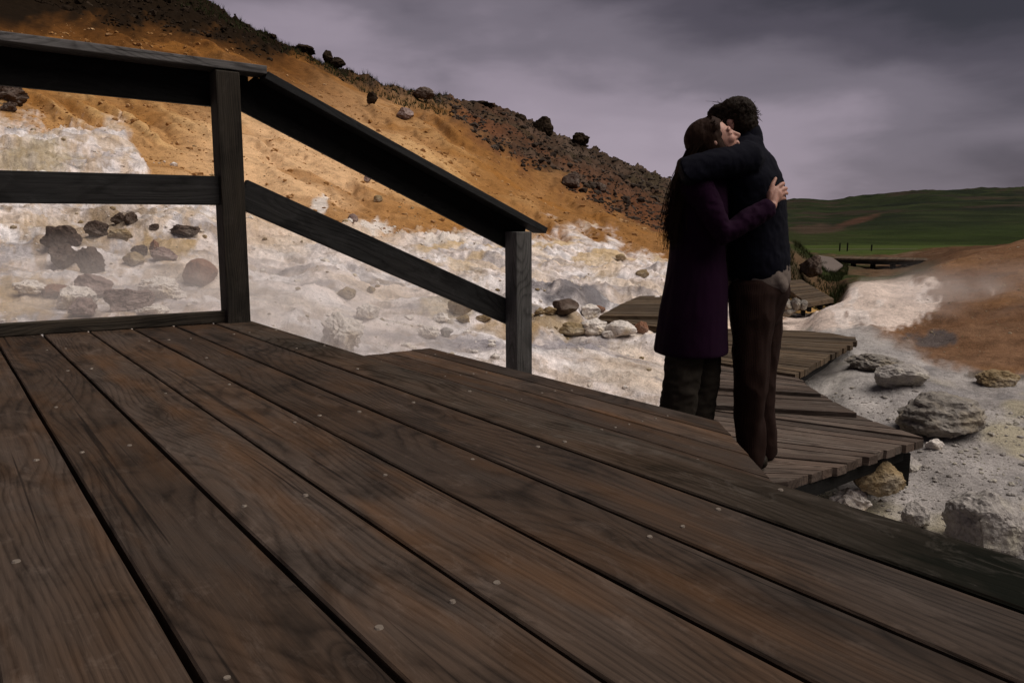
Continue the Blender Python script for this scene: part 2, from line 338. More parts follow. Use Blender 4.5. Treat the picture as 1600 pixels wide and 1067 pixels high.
# colours
def C(*c): return np.array(c)[None, None, :]
def mixc(a, b, f): return a+(b-a)*f[..., None]
cw = mixc(C(.72, .625, .585), C(.79, .73, .72), ss(-.3, .4, wn))
cw = mixc(cw, C(.60, .44, .27), np.clip(ss(.12, .6, fbm(X*.55+3, Y*.55, 4, 101))*.45, 0, 1)*np.ones_like(U))
cw = mixc(cw, C(.33, .30, .31), ss(.12, .5, fbm(X*1.0+9, Y*1.6, 5, 102, .6))*.7)
cw = cw*(.80+.28*ss(-.5, .5, fbm(X*2.6, Y*3.2, 6, 104, .75)))[..., None]
cw = mixc(cw, C(.40, .31, .24), ss(.25, .6, fbm(X*2.2+4, Y*2.8, 6, 106, .7))*.6)
co = mixc(C(.42, .225, .085), C(.33, .160, .052), ss(-.3, .4, fbm(X*.10, Y*.10, 4, 111)))
co = mixc(co, C(.52, .31, .13), ss(.0, .6, rn))
co = mixc(co, C(.235, .105, .030), ss(110, 15, V-vD+wl*25)*.85)
co = mixc(co, C(.26, .125, .042), ss(720, 900, U)*.8)
pale = np.exp(-(((U-450)/150)**2+((V-265)/110)**2))                     # pale tan fan below the bend of the rail
co = mixc(co, C(.64, .41, .23), np.clip(pale*1.3+wl*.12, 0, .9))
co = mixc(co, C(.12, .048, .012), ss(95, -60, V-vD-50-wl*40)*(1-ss(430, 640, U)))      # rusty brown upper slope
co = mixc(co, C(.28, .12, .028), ss(.15, .6, fbm(X*.16+4, Y*.3, 4, 117))*.6)
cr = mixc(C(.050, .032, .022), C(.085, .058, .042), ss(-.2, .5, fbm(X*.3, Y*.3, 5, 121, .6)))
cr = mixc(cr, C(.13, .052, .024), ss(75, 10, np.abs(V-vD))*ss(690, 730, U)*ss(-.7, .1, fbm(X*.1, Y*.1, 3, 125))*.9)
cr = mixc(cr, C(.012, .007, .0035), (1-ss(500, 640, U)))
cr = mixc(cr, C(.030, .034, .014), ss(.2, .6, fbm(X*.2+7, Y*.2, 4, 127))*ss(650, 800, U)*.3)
base = mixc(co, cw, white)
tanz = leftside*white*ss(430, 345, V+wl*22)*ss(330, 380, U)*ss(700, 600, U)
base = mixc(base, C(.58, .42, .28), tanz*.8)
base = mixc(base, C(.46, .33, .21), ss(.0, .45, fbm(U/26, V/13, 5, 133, .6))*white*ss(350, 300, U)*.6)
# separate white crusts on the orange
for (cu, cv, ru, rv) in ((590, 354, 26, 13), (500, 320, 16, 12), (690, 378, 45, 12)):
    e = ((U-cu)/ru)**2+((V-cv)/rv)**2+wl2*1.1
    base = mixc(base, C(.68, .60, .54), ss(1.4, .5, e)*leftside)
# tan/ochre strips in the white belt, dark rusty sand round the boulders on the left
e = ss(.0, .5, fbm(U/70, V/16, 4, 131)); base = mixc(base, C(.50, .34, .15), e*white*ss(600, 680, U)*ss(470, 395, V)*.75)
for (cu, cv, ru, rv, c3, a) in ((60, 250, 60, 30, (.34, .27, .15), .6), (130, 370, 90, 34, (.30, .21, .12), .7), (190, 345, 70, 22, (.22, .16, .10), .5), (250, 395, 55, 22, (.42, .28, .12), .8), (40, 470, 60, 30, (.50, .36, .20), .7),
        (840, 455, 45, 14, (.20, .185, .20), .8), (900, 465, 55, 14, (.14, .13, .14), .9), (870, 542, 90, 14, (.24, .225, .25), .7), (870, 508, 90, 16, (.36, .26, .15), .8), (800, 520, 60, 14, (.36, .24, .12), .7), (700, 488, 40, 20, (.42, .33, .2), .6), (750, 545, 60, 12, (.24, .22, .25), .5)):
    e = ((U-cu)/ru)**2+((V-cv)/rv)**2+wl2*.9+wl*.4
    base = mixc(base, C(*c3), ss(1.5, .3, e)*a*leftside)
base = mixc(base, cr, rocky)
# right-hand side: grey gravel bed, white sinter tongue, brown mound, far banks and meadow
gr = mixc(C(.33, .30, .285), C(.235, .218, .215), ss(-.3, .4, fbm(X*1.4, Y*1.4, 5, 141)))
gr = mixc(gr, C(.38, .33, .22), ss(.12, .5, fbm(X*.9+5, Y*.9, 4, 142))*.7)
gr = mixc(gr, C(.46, .42, .40), ss(.1, .5, fbm(X*1.7+5, Y*1.1, 4, 144))*.5)
gr = mixc(gr, C(.52, .48, .45), ss(1460, 1240, U+wl*40)*ss(500, 540, V)*ss(680, 600, V+wl2*12)*.75)
md = mixc(C(.155, .080, .042), C(.19, .105, .060), ss(-.4, .5, fbm(X*.8, Y*.8, 5, 151)))
md = mixc(md, C(.24, .12, .05), ss(.1, .6, fbm(X*.5, Y*.5, 3, 152))*.5)
vM = poly(U, [(1100, 540), (1290, 500), (1345, 515), (1420, 540), (1480, 575), (1540, 592), (1600, 588), (1900, 560), (2600, 520)])
rgt = mixc(gr, md, ss(12, -12, V-vM+wl*10+wl2*6))
tongue = ss(1.3, .6, ((U-1355)/135)**2+((V-478-(U-1355)*-.10)/42)**2+wl*.7+wl2*.45+fbm(U/9, V/6, 3, 77)*.25)
rgt = mixc(rgt, C(.66, .54, .47), tongue)
rgt = mixc(rgt, C(.78, .70, .66), np.clip(tongue*ss(.0, .5, wl2+wl), 0, 1)*.6)
rgt = mixc(rgt, C(.09, .08, .08), ss(1.2, .3, ((U-1455)/48)**2+((V-530)/13)**2+wl2*.8)*.85)
rgt = mixc(rgt, C(.09, .075, .06), ss(1.2, .3, ((U-1560)/60)**2+((V-590)/5)**2+wl2*.8)*.7)
bank = mixc(C(.060, .046, .026), C(.10, .062, .035), ss(-.3, .4, fbm(X*.6, Y*.6, 4, 161)))
bank = mixc(bank, C(.026, .036, .010), ss(.0, .4, fbm(X*.5+3, Y*.5, 4, 162))*.85)
bank = mixc(bank, C(.40, .24, .09), ss(1.3, .4, ((U-1225)/85)**2+((V-462)/28)**2+wl2*.5))
rgt = mixc(rgt, bank, ss(10.8, 12.2, D)*ss(1485, 1440, U)*ss(480, 465, V+(1-ss(1200, 1300, U))*-30+30*ss(1300, 1340, U)))
mead = mixc(C(.036, .052, .010), C(.052, .070, .016), ss(-.3, .4, fbm(X*.05, Y*.12, 4, 171)))
rust = mixc(C(.085, .045, .024), C(.16, .10, .07), ss(.1, .5, fbm(X*.15, Y*.4, 4, 172)))
rgt = mixc(rgt, rust, ss(20, 28, D)*ss(1330, 1400, U)*ss(1750, 1650, U))
rgt = mixc(rgt, mead, ss(50, 64, D))
base = base*leftside[..., None]+rgt*(1-leftside)[..., None]
underdeck = (1-ss(2.6, 3.4, Y))                                           # darker ground colour under the deck
base = mixc(base, C(.05, .04, .035), underdeck)
for (cu, cv, ru, rv, dz, d0, d1) in ((1000, 488, 90, 34, .17, 6.5, 14), (1255, 455, 60, 30, .22, 10, 19)):
    Zt -= dz*ss(1.5, .7, ((U-cu)/ru)**2+((V-cv)/rv)**2)*ss(d0, d0+.6, D)*(1-ss(d1-1, d1, D))
nu, nd_ = X.shape
co3 = np.stack([X, Y, Zt], -1).reshape(-1, 3)
idx = np.arange(nu*nd_).reshape(nu, nd_)
q = np.stack([idx[:-1, :-1], idx[1:, :-1], idx[1:, 1:], idx[:-1, 1:]], -1).reshape(-1, 4)
def grid_mesh(name, co3, q, col=None):
    me = bpy.data.meshes.new(name)
    me.vertices.add(len(co3)); me.vertices.foreach_set('co', co3.astype(np.float32).ravel())
    me.loops.add(q.size); me.loops.foreach_set('vertex_index', q.astype(np.int32).ravel())
    me.polygons.add(len(q)); me.polygons.foreach_set('loop_start', np.arange(0, q.size, 4, dtype=np.int32))
    me.polygons.foreach_set('use_smooth', np.ones(len(q), bool))
    me.update(calc_edges=True)
    if col is not None:
        a = me.color_attributes.new('Col', 'FLOAT_COLOR', 'POINT')
        a.data.foreach_set('color', np.concatenate([np.clip(col, 0, 1), np.ones((len(col), 1))], 1).astype(np.float32).ravel())
    return me
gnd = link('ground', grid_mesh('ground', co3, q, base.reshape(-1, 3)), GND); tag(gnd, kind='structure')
def ground_z(x, y):
    """height of the built ground under a point"""
    u = 800+F*1.0122*x/y
    i = np.interp(u, ug, np.arange(nu)); j = np.interp(math.log(max(y, 1.01)), np.log(dg), np.arange(nd_))
    i0, j0 = int(min(i, nu-2)), int(min(j, nd_-2)); a, b = i-i0, j-j0
    return float(Zt[i0, j0]*(1-a)*(1-b)+Zt[i0+1, j0]*a*(1-b)+Zt[i0, j0+1]*(1-a)*b+Zt[i0+1, j0+1]*a*b)
def on_ground(u, v):
    """where the line of sight through a pixel meets the ground"""
    r = ray(u, v); prev = None
    d = 3.3
    while d < 250:
        t_ = d/r.y; z = H+r.z*t_; x = r.x*t_
        if z <= ground_z(x, d): return Vector((x, d, ground_z(x, d)))
        d *= 1.004
    return Vector((r.x*30, 30, 0))

# far hills beyond the meadow
un = np.linspace(-1500, 3000, 420); dn = np.exp(np.linspace(math.log(190), math.log(2600), 150))
sk = np.interp(un, [-1500, 600, 1225, 1262, 1290, 1350, 1440, 1500, 1600, 1800, 3000], [322, 322, 317, 315, 317, 311, 301, 300, 297, 292, 315])
XX = ((un-800)/F/1.0122)[:, None]*dn[None, :]; YY = np.repeat(dn[None, :], len(un), 0)
tt = (np.log(dn)-math.log(190))/(math.log(1500)-math.log(190))
vb = 385+(sk[:, None]-385)*np.clip(tt, 0, 1)[None, :]**.8
vb = vb+np.maximum(tt-1, 0)[None, :]*60
ZZ = H+YY*(-(vb-HOR)/F)*1.0
ZZ += fbm(XX/260, YY/260, 5, 201)*np.clip((YY-240)/1200, 0, 1)*7+ridged(XX/70, YY/70, 4, 205)*np.clip((YY-260)/1500, 0, 1)*3.5
gm = mixc(C(.013, .018, .0065), C(.021, .027, .010), ss(-.3, .4, fbm(XX/60, YY/150, 4, 211)))
gm = mixc(gm, C(.034, .024, .017), ss(.08, .45, fbm(XX/110+3, YY/210, 5, 212, .6))*.85)
gm = mixc(gm, C(.008, .011, .007), ss(.15, .5, fbm(XX/120+8, YY/170, 4, 213))*.7)
gm = mixc(gm, C(.024, .036, .007), ss(.45, .15, tt)[None, :]*np.ones_like(XX)*.7)
UU, VV = project(XX, YY, ZZ)
gm = mixc(gm, C(.060, .030, .019), ss(1.2, .4, ((UU-1338)/36)**2+((VV-346+(UU-1338)*.3)/5.5)**2+fbm(UU/20, VV/6, 3, 5)*.5))
gm = mixc(gm, C(.06, .038, .026), ss(1.2, .4, ((UU-1275)/50)**2+((VV-358)/8)**2+fbm(UU/20, VV/6, 3, 6)*.7)*.8)
HIL, t, p = principled('far_moor', 1., .05)
at = t.node('ShaderNodeAttribute', attribute_name='Col'); tc = t.node('ShaderNodeTexCoord').outputs['Object']
c = t.mix(1., at.outputs['Color'], t.ramp(t.noise(tc, .03, 10, .7, .3), [(.3, .45), (.5, 1.), (.72, 1.5)]), 'MULTIPLY')
t.put(p.inputs['Base Color'], c); bump(t, p, t.noise(tc, .05, 8, .7), .8, 6.)
i2 = np.arange(XX.size).reshape(XX.shape)
q2 = np.stack([i2[:-1, :-1], i2[1:, :-1], i2[1:, 1:], i2[:-1, 1:]], -1).reshape(-1, 4)
tag(link('hills', grid_mesh('hills', np.stack([XX, YY, ZZ], -1).reshape(-1, 3), q2, gm.reshape(-1, 3)), HIL), kind='structure')

# ---------------------------------------------------------------- the deck
deck = tag(empty('wooden_deck', (0, 0, 0)), 'large dark brown plank deck filling the foreground, with nail heads in rows', 'deck')
PS = .161; S0 = .175
ROT = math.atan2(B3.y, B3.x)
def deck_end(s): return 3.60-.12*(s-.166)
def plank(s0, s1, b0, b1a, b1b, ztop, th, mat, parent, b0b=None, name='plank', bev=.0028, nsub=24):
    """board whose local X runs along it; its top slightly cupped and uneven"""
    b0b = b0 if b0b is None else b0b
    bm = bmesh.new(); cs = (s0+s1)/2; w2 = (s1-s0)/2
    prof_ = [(-w2, -th), (-w2, -bev), (-w2+bev, 0), (-w2*.5, .0), (0, -.0008), (w2*.5, .0), (w2-bev, 0), (w2, -bev), (w2, -th)]
    rows = []
    sd_ = random.random()*50
    for i in range(nsub+1):
        f_ = i/nsub; r_ = []
        for k, (yy, z) in enumerate(prof_):
            g = (yy/w2+1)/2
            xa = b0*(1-g)+b0b*g; xb = b1a*(1-g)+b1b*g
            xx = xa+(xb-xa)*f_
            wob = .0016*mn.noise((xx*2.2, sd_, 0)) if k in (1, 2, 6, 7) else 0
            zz_ = z+.0012*mn.noise((xx*1.3, sd_+yy*9, 3)) if z > -th else z
            r_.append(bm.verts.new((xx, -(yy+wob), zz_)))
        rows.append(r_)
    n = len(prof_)
    for i in range(nsub):
        for k in range(n): bm.faces.new((rows[i][k], rows[i][(k+1) % n], rows[i+1][(k+1) % n], rows[i+1][k]))
    bm.faces.new(rows[0]); bm.faces.new(rows[-1][::-1])
    bmesh.ops.recalc_face_normals(bm, faces=bm.faces[:])
    o = link(name, bm_mesh(name, bm), mat, parent)
    o.location = S3*cs+Vector((0, 0, ztop)); o.rotation_euler = (0, 0, ROT)
    return o
bmn = bmesh.new(); bmesh.ops.create_cone(bmn, cap_ends=True, segments=10, radius1=.0056, radius2=.0044, depth=.003)
NAIL = bm_mesh('nail', bmn); NAIL.materials.append(m_nail)
def nail(parent, b, y):
    o = link('nail', NAIL, None, parent, (b, y, .0006)); o.rotation_euler = (random.uniform(-.15, .15), random.uniform(-.15, .15), 0)
    s_ = random.uniform(.75, 1.15); o.scale = (s_*random.uniform(.8, 1), s_, 1)
nail_rows = [.74, 1.18, 1.66, 2.14, 2.62, 3.1]
for k in range(-9, 6):
    s0 = S0+PS*k; s1 = s0+PS
    gap = random.uniform(.0032, .0046)
    m = DECKWOOD
    if k == 5: m = MOSSWOOD
    po = plank(s0+gap, s1-gap, -1.6, deck_end(s0), deck_end(s1), random.uniform(-.0015, .0015), .034, m, deck)
    for b in nail_rows:
        for e in (-.046, .046):
            if k > -4 and random.random() < .62: nail(po, b+random.uniform(-.018, .018), e+random.uniform(-.012, .012))
for b in nail_rows+[.25, -.25]:
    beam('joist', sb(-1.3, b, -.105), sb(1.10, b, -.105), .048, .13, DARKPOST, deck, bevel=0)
beam('fascia_board', sb(1.112, -1.6, -.115), sb(1.112, 3.36, -.115), .028, .15, DARKPOST, deck, bevel=.003)

# first step down: three boards sawn off on the skew at the right-hand end
step = tag(empty('deck_step', sb(1.5, 2.2, 0)), 'wide wooden step just below the deck edge, sawn off diagonally beside the couple', 'step')
def child_of(o, root): o.location = Vector(o.location)-root.location
def step_right(s): return 1.075+(s-1.6)*1.243
bs = [1.13, 1.255, 1.377, 1.499, 1.61, 1.7275, 1.849, 1.953]
for i in range(len(bs)-1):
    a, b_ = bs[i], bs[i+1]; g = .0022
    po = plank(a+g, b_-g, max(step_right(a), .2), 3.285, 3.27, -.18+random.uniform(-.001, .001), .034, DECKWOOD, step, b0b=step_right(b_), bev=.003)
    child_of(po, step)
    for b in (1.3, 1.66, 2.14, 2.62, 3.1):
        for e in (-.03, .03):
            if b > step_right(b_)+.03 and random.random() < .6: nail(po, b+random.uniform(-.02, .02), e)
o = beam('riser_board', sb(1.925, 1.56, -.27), sb(1.925, 3.25, -.27), .024, .108, DARKPOST, step, bevel=.002)
o = beam('stringer', sb(1.14, 3.24, -.29), sb(1.95, 3.24, -.29), .045, .14, DARKPOST, step, bevel=.002)
low = tag(empty('lower_steps', sb(2.2, 2.6, 0)), 'lower wooden steps leading from the wide step down to the boardwalk', 'steps')
for z, s0, s1 in ((-.37, 1.97, 2.27), (-.56, 2.29, 2.58)):
    for i in range(2):
        a = s0+(s1-s0)*i/2; po = plank(a+.003, a+(s1-s0)/2-.003, 1.95, 3.27, 3.27, z, .034, DECKWOOD, low); child_of(po, low)
    beam('riser_board', sb(s1-.03, 1.97, z-.085), sb(s1-.03, 3.25, z-.085), .024, .10, DARKPOST, low, bevel=.002)

# ---------------------------------------------------------------- railing
rail = tag(empty('handrail', (0, 0, 0)), 'dark timber railing on square posts that bends and slopes down along the steps', 'railing')
def post(c, z0, z1, wd, mat, tilt=(0, 0)):
    return beam('post', (c[0]+tilt[0], c[1]+tilt[1], z0), (c[0], c[1], z1), wd, wd, mat, rail, up=-B3, bevel=.006)
P1 = Vector((-1.222, 3.425, 0)); P2 = Vector((.034, 4.235, 0))
post(P1, -.5, 1.066, .100, DARKPOST, (-.012, 0)); post(P2, -1.02, .385, .106, POSTWOOD, (.008, 0))
# flat run to the left, fixed on the outer side of the posts
dL = -(Vector((math.sin(R(59.1)), math.cos(R(59.1)), 0)))
nL = Vector((-math.cos(R(59.1)), math.sin(R(59.1)), 0))                     # outward (away from the camera)
dS = (P2-P1).normalized(); nS = Vector((-dS.y, dS.x, 0))
J = P1+Vector((.08, .03, 0))
o1 = P1+nL*.070+dS*.06
post3 = P1+dL*2.1; post(post3, -.5, 1.12, .1, DARKPOST)
beam('side_board', (o1+dS*.05+Vector((0, 0, .997))), (o1+dL*2.9+Vector((0, 0, 1.090))), .032, .142, RAILWOOD, rail)
c1 = P1+dS*.17+nL*.015
beam('cap_board', (c1+Vector((0, 0, 1.086))), (c1+dL*3.0+Vector((0, 0, 1.182))), .125, .034, CAPWOOD, rail, bevel=.003)
o2 = P1+nL*.0+dL*.05
beam('middle_board', (o2+Vector((0, 0, .572))), (o2+dL*2.9+Vector((0, 0, .572))), .045, .122, MIDWOOD, rail)
o3 = P1+dL*.05+nL*.01
beam('toe_board', (o3+Vector((0, 0, .026))), (o3+dL*2.9+Vector((0, 0, .026))), .045, .050, DARKPOST, rail)
# sloping run
def zat(p, z1, z2): # height along the slope at fraction of P1->P2
    L = (P2-P1).length; f_ = (p-P1).dot(dS)/L; return z1+(z2-z1)*f_
a = P1+nS*.068+dS*.075; b_ = P2+nS*.068+dS*.07
a.z = zat(a, 1.132, .448)-.085; b_.z = zat(b_, 1.132, .448)-.080
beam('side_board', a, b_, .032, .165, RAILWOOD, rail, cutA=.45, cutB=-.2)
a = P1+nS*.012+dS*.165; b_ = P2+nS*.012+dS*.155
a.z = zat(a, 1.140, .462); b_.z = zat(b_, 1.168, .462)
beam('cap_board', a, b_, .125, .034, SLOPECAP, rail, bevel=.003)
a = P1+nS*.028+dS*.05; b_ = P2+nS*.068+dS*.10
a.z = zat(a, .585, -.070); b_.z = zat(b_, .585, -.070)
beam('middle_board', a, b_, .04, .130, MIDWOOD, rail)


# ---------------------------------------------------------------- boardwalks
def quad_slats(name, label, pl, pr, n, z, mat, th=.032, gap=.12, group='boardwalk sections', fw=None, beams=True, left0=None):
    """fan of n slats: left ends along polyline pl, right ends along pr (lists of plan points)"""
    def along(pts, f_):
        L = [0]
        for a, b in zip(pts, pts[1:]): L.append(L[-1]+(Vector(b)-Vector(a)).length)
        x = f_*L[-1]
        for i in range(len(pts)-1):
            if x <= L[i+1]+1e-9:
                g = (x-L[i])/max(L[i+1]-L[i], 1e-9); return Vector(pts[i]).lerp(Vector(pts[i+1]), g)
        return Vector(pts[-1])
    pl = [Vector((p.x, p.y)) for p in pl]; pr = [Vector((p.x, p.y)) for p in pr]
    ctr = (pl[0]+pr[-1])/2
    root = tag(empty(name, (ctr.x, ctr.y, z)), label, 'boardwalk', group)
    for i in range(n):
        f0, f1 = (i+gap/2)/n, (i+1-gap/2)/n
        A0, A1, B0, B1 = along(pl, f0), along(pl, f1), along(pr, f0), along(pr, f1)
        ex = random.uniform(-.012, .02)
        dd = ((B0+B1)/2-(A0+A1)/2).normalized(); B0 = B0+dd*ex; B1 = B1+dd*ex
        c = (A0+A1+B0+B1)/4; an = math.atan2(dd.y, dd.x)
        Rm = Matrix.Rotation(-an, 2)
        pts = [Rm @ (p_-c) for p_ in (A0, B0, B1, A1)]
        me = prism_mesh('slat', [(p_.x, p_.y) for p_ in pts], -th, 0, .003)
        o = link('slat', me, mat, root, (c.x-ctr.x, c.y-ctr.y, random.uniform(-.003, .003)))
        o.rotation_euler = (random.uniform(-.006, .006), random.uniform(-.002, .002), an)
    if beams:
        for f_ in (.12, .55, .93):
            A = [along(pl, g).lerp(along(pr, g), f_) for g in (.02, .5, .98)]
            for k in range(2):
                P_, Q_ = A[k], A[k+1]
                beam('bearer', (P_.x, P_.y, z-th-.042), (Q_.x, Q_.y, z-th-.042), .05, .08, RAILWOOD, root, bevel=0)
    return root
zb = -.74
quad_slats('boardwalk', 'fan of reddish brown slats nearest the deck, corner propped over a boulder', 
    [onz(1075, 760, zb), onz(1062, 700, zb), onz(1062, 634, zb)], [onz(1228, 752, zb), onz(1300, 729, zb), onz(1441, 686, zb)], 13, zb, WALKWOOD, .045)
# wedge that closes the fan on its far side
quad_slats('boardwalk', 'narrow wedge of slats at the back of the nearest boardwalk fan', 
    [onz(1062, 632, zb), onz(1062, 628, zb)], [onz(1441, 683, zb), onz(1352, 652, zb), onz(1338, 646, zb)], 3, zb-.004, WALKWOOD, .04)
zb = -.715
quad_slats('boardwalk', 'short straight boardwalk section of five slats, just behind the fan', 
    [onz(1062, 630.5, zb), onz(1066, 604, zb)], [onz(1340, 646, zb), onz(1284, 616, zb)], 5, zb, WALKWOOD, .045)
zb = -.69
quad_slats('boardwalk', 'boardwalk section of thin slats between the five slat section and the broad triangle', 
    [onz(1066, 602.5, zb), onz(1085, 560, zb)], [onz(1286, 615.5, zb), onz(1240, 587, zb)], 9, zb, WALKWOOD, .045)
zb = -.67
quad_slats('boardwalk', 'broad triangular boardwalk of many thin slats ending in a point on the right', 
    [onz(1085, 560, zb), onz(1085, 516, zb)], [onz(1241, 585, zb), onz(1337, 533, zb), onz(1336, 526, zb)], 19, zb, FARWOOD, .05)
quad_slats('boardwalk', 'dark slatted strip along the far edge of the triangular boardwalk', 
    [onz(1085, 520, zb), onz(1085, 511, zb)], [onz(1334, 526, zb), onz(1300, 519, zb), onz(1250, 515, zb)], 4, zb-.01, FARWOOD, .05)
zb = -.62
quad_slats('boardwalk', 'grey brown boardwalk left of the purple coat, pointed at its left end', 
    [onz(937, 493, zb), onz(968, 476, zb), onz(1000, 462, zb)], [onz(1100, 495, zb), onz(1100, 478, zb), onz(1100, 461, zb)], 13, zb, FARWOOD, .05)
zb = -.66
quad_slats('boardwalk', 'narrow lower boardwalk strip left of the purple coat above small boulders', 
    [onz(934, 499, zb), onz(936, 494, zb)], [onz(1100, 519, zb), onz(1100, 497, zb)], 5, zb, FARWOOD, .06)
zb = -.72
quad_slats('boardwalk', 'distant slatted boardwalk crossing the orange sand right of the man', 
    [onz(1262, 474, zb), onz(1214, 439, zb)], [onz(1303, 467, zb), onz(1252, 437, zb)], 14, zb, FARWOOD, .06, gap=.2)
zb = -.80
quad_slats('boardwalk', 'edge-on boardwalk end right of the man above a heap of small rocks', 
    [onz(1180, 478, zb), onz(1180, 472, zb)], [onz(1262, 479, zb), onz(1260, 474, zb)], 4, zb, FARWOOD, .06)
# posts that carry the corner of the nearest fan
stub = tag(link('support_block', prism_mesh('support_block', [(-.10, -.08), (.08, -.08), (.08, .08), (-.10, .08)], -.19, .0, .004), RAILWOOD, None, (onz(1398, 706, -.83)+Vector((0, .06, 0)))), 'black square timber block under the right corner of the boardwalk fan', 'support')
# far slab of path and long viewing platform
CONC, t, p = principled('worn_path', .9, .2); t.put(p.inputs['Base Color'], t.mix(t.noise(None, 3, 5), (.10, .078, .068), (.15, .118, .10)))
def slab(name, pts, th, mat): 
    c = sum(pts, Vector())/len(pts)
    return link(name, prism_mesh(name, [(q.x-c.x, q.y-c.y) for q in pts], -th, 0, 0), mat, None, c)
zf = -.95
tag(slab('path', [onz(1283, 423, zf), onz(1305, 423, zf), onz(1317, 414, zf), onz(1300, 402, zf), onz(1279, 399, zf)], .05, CONC), kind='structure')
plat = tag(empty('viewing_platform', (0, 0, 0)), 'long low viewing platform seen edge-on in the distance over a dark bank', 'platform')
zp = -1.02
A_, B_ = onz(1300, 404.5, zp), onz(1457, 408, zp); dAB = (B_-A_).normalized(); nAB = Vector((-dAB.y, dAB.x, 0))
n = 60; L_ = (B_-A_).length
for i in range(n):
    c = A_+dAB*L_*(i+.5)/n+nAB*.9
    o = beam('slat', c-nAB*.9, c+nAB*.9, L_/n*.9, .05, FARWOOD, plat, bevel=0)
beam('edge_beam', A_+Vector((0, 0, -.1))+nAB*.03, B_+Vector((0, 0, -.1))+nAB*.03, .08, .14, RAILWOOD, plat, bevel=0)
for f_ in (.02, .22, .42, .62, .82, .98):
    c = A_.lerp(B_, f_)+nAB*.25; beam('post', c+Vector((0, 0, -1.3)), c+Vector((0, 0, -.05)), .14, .14, RAILWOOD, plat, up=Vector((1, 0, 0)), bevel=0)
# road across the meadow and three posts beside it
RD = [(1230, 388.2), (1290, 388.0), (1350, 387.6), (1420, 386.0), (1500, 384.6)]
rv_, rf_ = [], []
for i, (u, v) in enumerate(RD):
    for dy in (0, 1):
        y = 116+dy*3; x = (u-800)/F/1.0122*y; rv_.append((x, y, ground_z(x, y)+.05))
for i in range(len(RD)-1): rf_.append((2*i, 2*i+2, 2*i+3, 2*i+1))
tag(link('road', mesh('road', rv_, rf_), CONC), kind='structure')
for i, (u, hgt) in enumerate(((1315, 1.05), (1327, 1.05), (1365, .8))):
    y = 100; x = (u-800)/F/1.0122*y; z = ground_z(x, y)
    o = beam('marker_post', (x, y, z-.1), (x, y, z+hgt), .14, .14, RAILWOOD, None, up=Vector((0, 1, 0)), bevel=.01)
    tag(o, ['distant dark marker post by the road, leftmost of the three', 'distant dark marker post by the road, middle one close to its left neighbour', 'distant short marker post by the road, standing apart on the right'][i], 'post', 'marker posts by the far road')

# ---------------------------------------------------------------- rocks
def rockmat(name, c1, c2, c3, sc=6):
    m, t, p = principled(name, .97, .06)
    tc = t.node('ShaderNodeTexCoord').outputs['Object']; oi = t.node('ShaderNodeObjectInfo')
    n1 = t.noise(tc, sc, 8, .7, .5); n2 = t.noise(tc, sc*6, 6, .7); n3 = t.noise(tc, sc*.5, 4, .6, .4)
    c = t.mix(t.ramp(n1, [(.35, 0.), (.65, 1.)]), c1, c2); c = t.mix(t.ramp(n3, [(.5, 0.), (.68, 1.)]), c, c3)
    c = t.mix(1., c, t.ramp(n2, [(.3, .6), (.5, 1.), (.7, 1.25)]), 'MULTIPLY')
    t.put(p.inputs['Base Color'], c)
    bump(t, p, t.math('ADD', n1, t.math('MULTIPLY', n2, .5)), .9, .03); return m
R_BASALT = rockmat('basalt', (.055, .038, .030), (.11, .078, .062), (.16, .13, .11))
R_RED = rockmat('red_rock', (.16, .075, .045), (.24, .13, .085), (.30, .22, .18))
R_MAUVE = rockmat('mauve_rock', (.17, .115, .10), (.25, .18, .16), (.34, .27, .25))
R_WHITE = rockmat('clay_rock', (.58, .52, .47), (.72, .66, .61), (.52, .42, .30))
R_OCHRE = rockmat('ochre_rock', (.20, .14, .075), (.32, .24, .14), (.40, .34, .26))
R_GREY = rockmat('grey_rock', (.26, .235, .215), (.40, .365, .34), (.44, .40, .32))
R_GREYD = rockmat('layered_rock', (.16, .14, .12), (.28, .255, .23), (.32, .27, .20))
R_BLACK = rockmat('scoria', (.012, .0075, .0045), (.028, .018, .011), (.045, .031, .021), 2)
R_SCREE = rockmat('brown_scoria', (.028, .020, .015), (.055, .040, .031), (.085, .066, .053), 2)
R_SANDY = rockmat('ochre_grit', (.20, .095, .03), (.38, .20, .075), (.50, .32, .17), 2)
def rock_mesh(seed, sx, sy, sz, cuts=7, rough=.16, sub=4, layered=0):
    rnd = random.Random(seed)
    bm = bmesh.new(); bmesh.ops.create_icosphere(bm, subdivisions=sub, radius=1)
    planes = []
    for _ in range(cuts):
        d = Vector((rnd.gauss(0, 1), rnd.gauss(0, 1), rnd.gauss(0, .8))).normalized(); planes.append((d, rnd.uniform(.55, .85)))
    o = Vector((seed*3.7, seed*1.3, seed*.7))
    for v in bm.verts:
        p_ = v.co.copy()
        for d, h in planes:
            k = p_.dot(d)-h
            if k > 0: p_ -= d*k*.92
        r_ = 1+rough*mn.fractal(v.co*1.6+o, .6, 2.1, 5)+rough*.5*abs(mn.noise(v.co*5+o))
        if layered:
            lv = math.sin(p_.z*layered*6+mn.noise(v.co*2+o)*3)
            r_ += .035*lv
        if sub >= 5: r_ += .022*mn.noise(v.co*13+o)+.018*abs(mn.noise(v.co*26+o))
        p_ *= r_
        v.co = Vector((p_.x*sx, p_.y*sy, p_.z*sz))
    return bm_mesh('boulder', bm, sub >= 4 and False)
rocks_done = 0
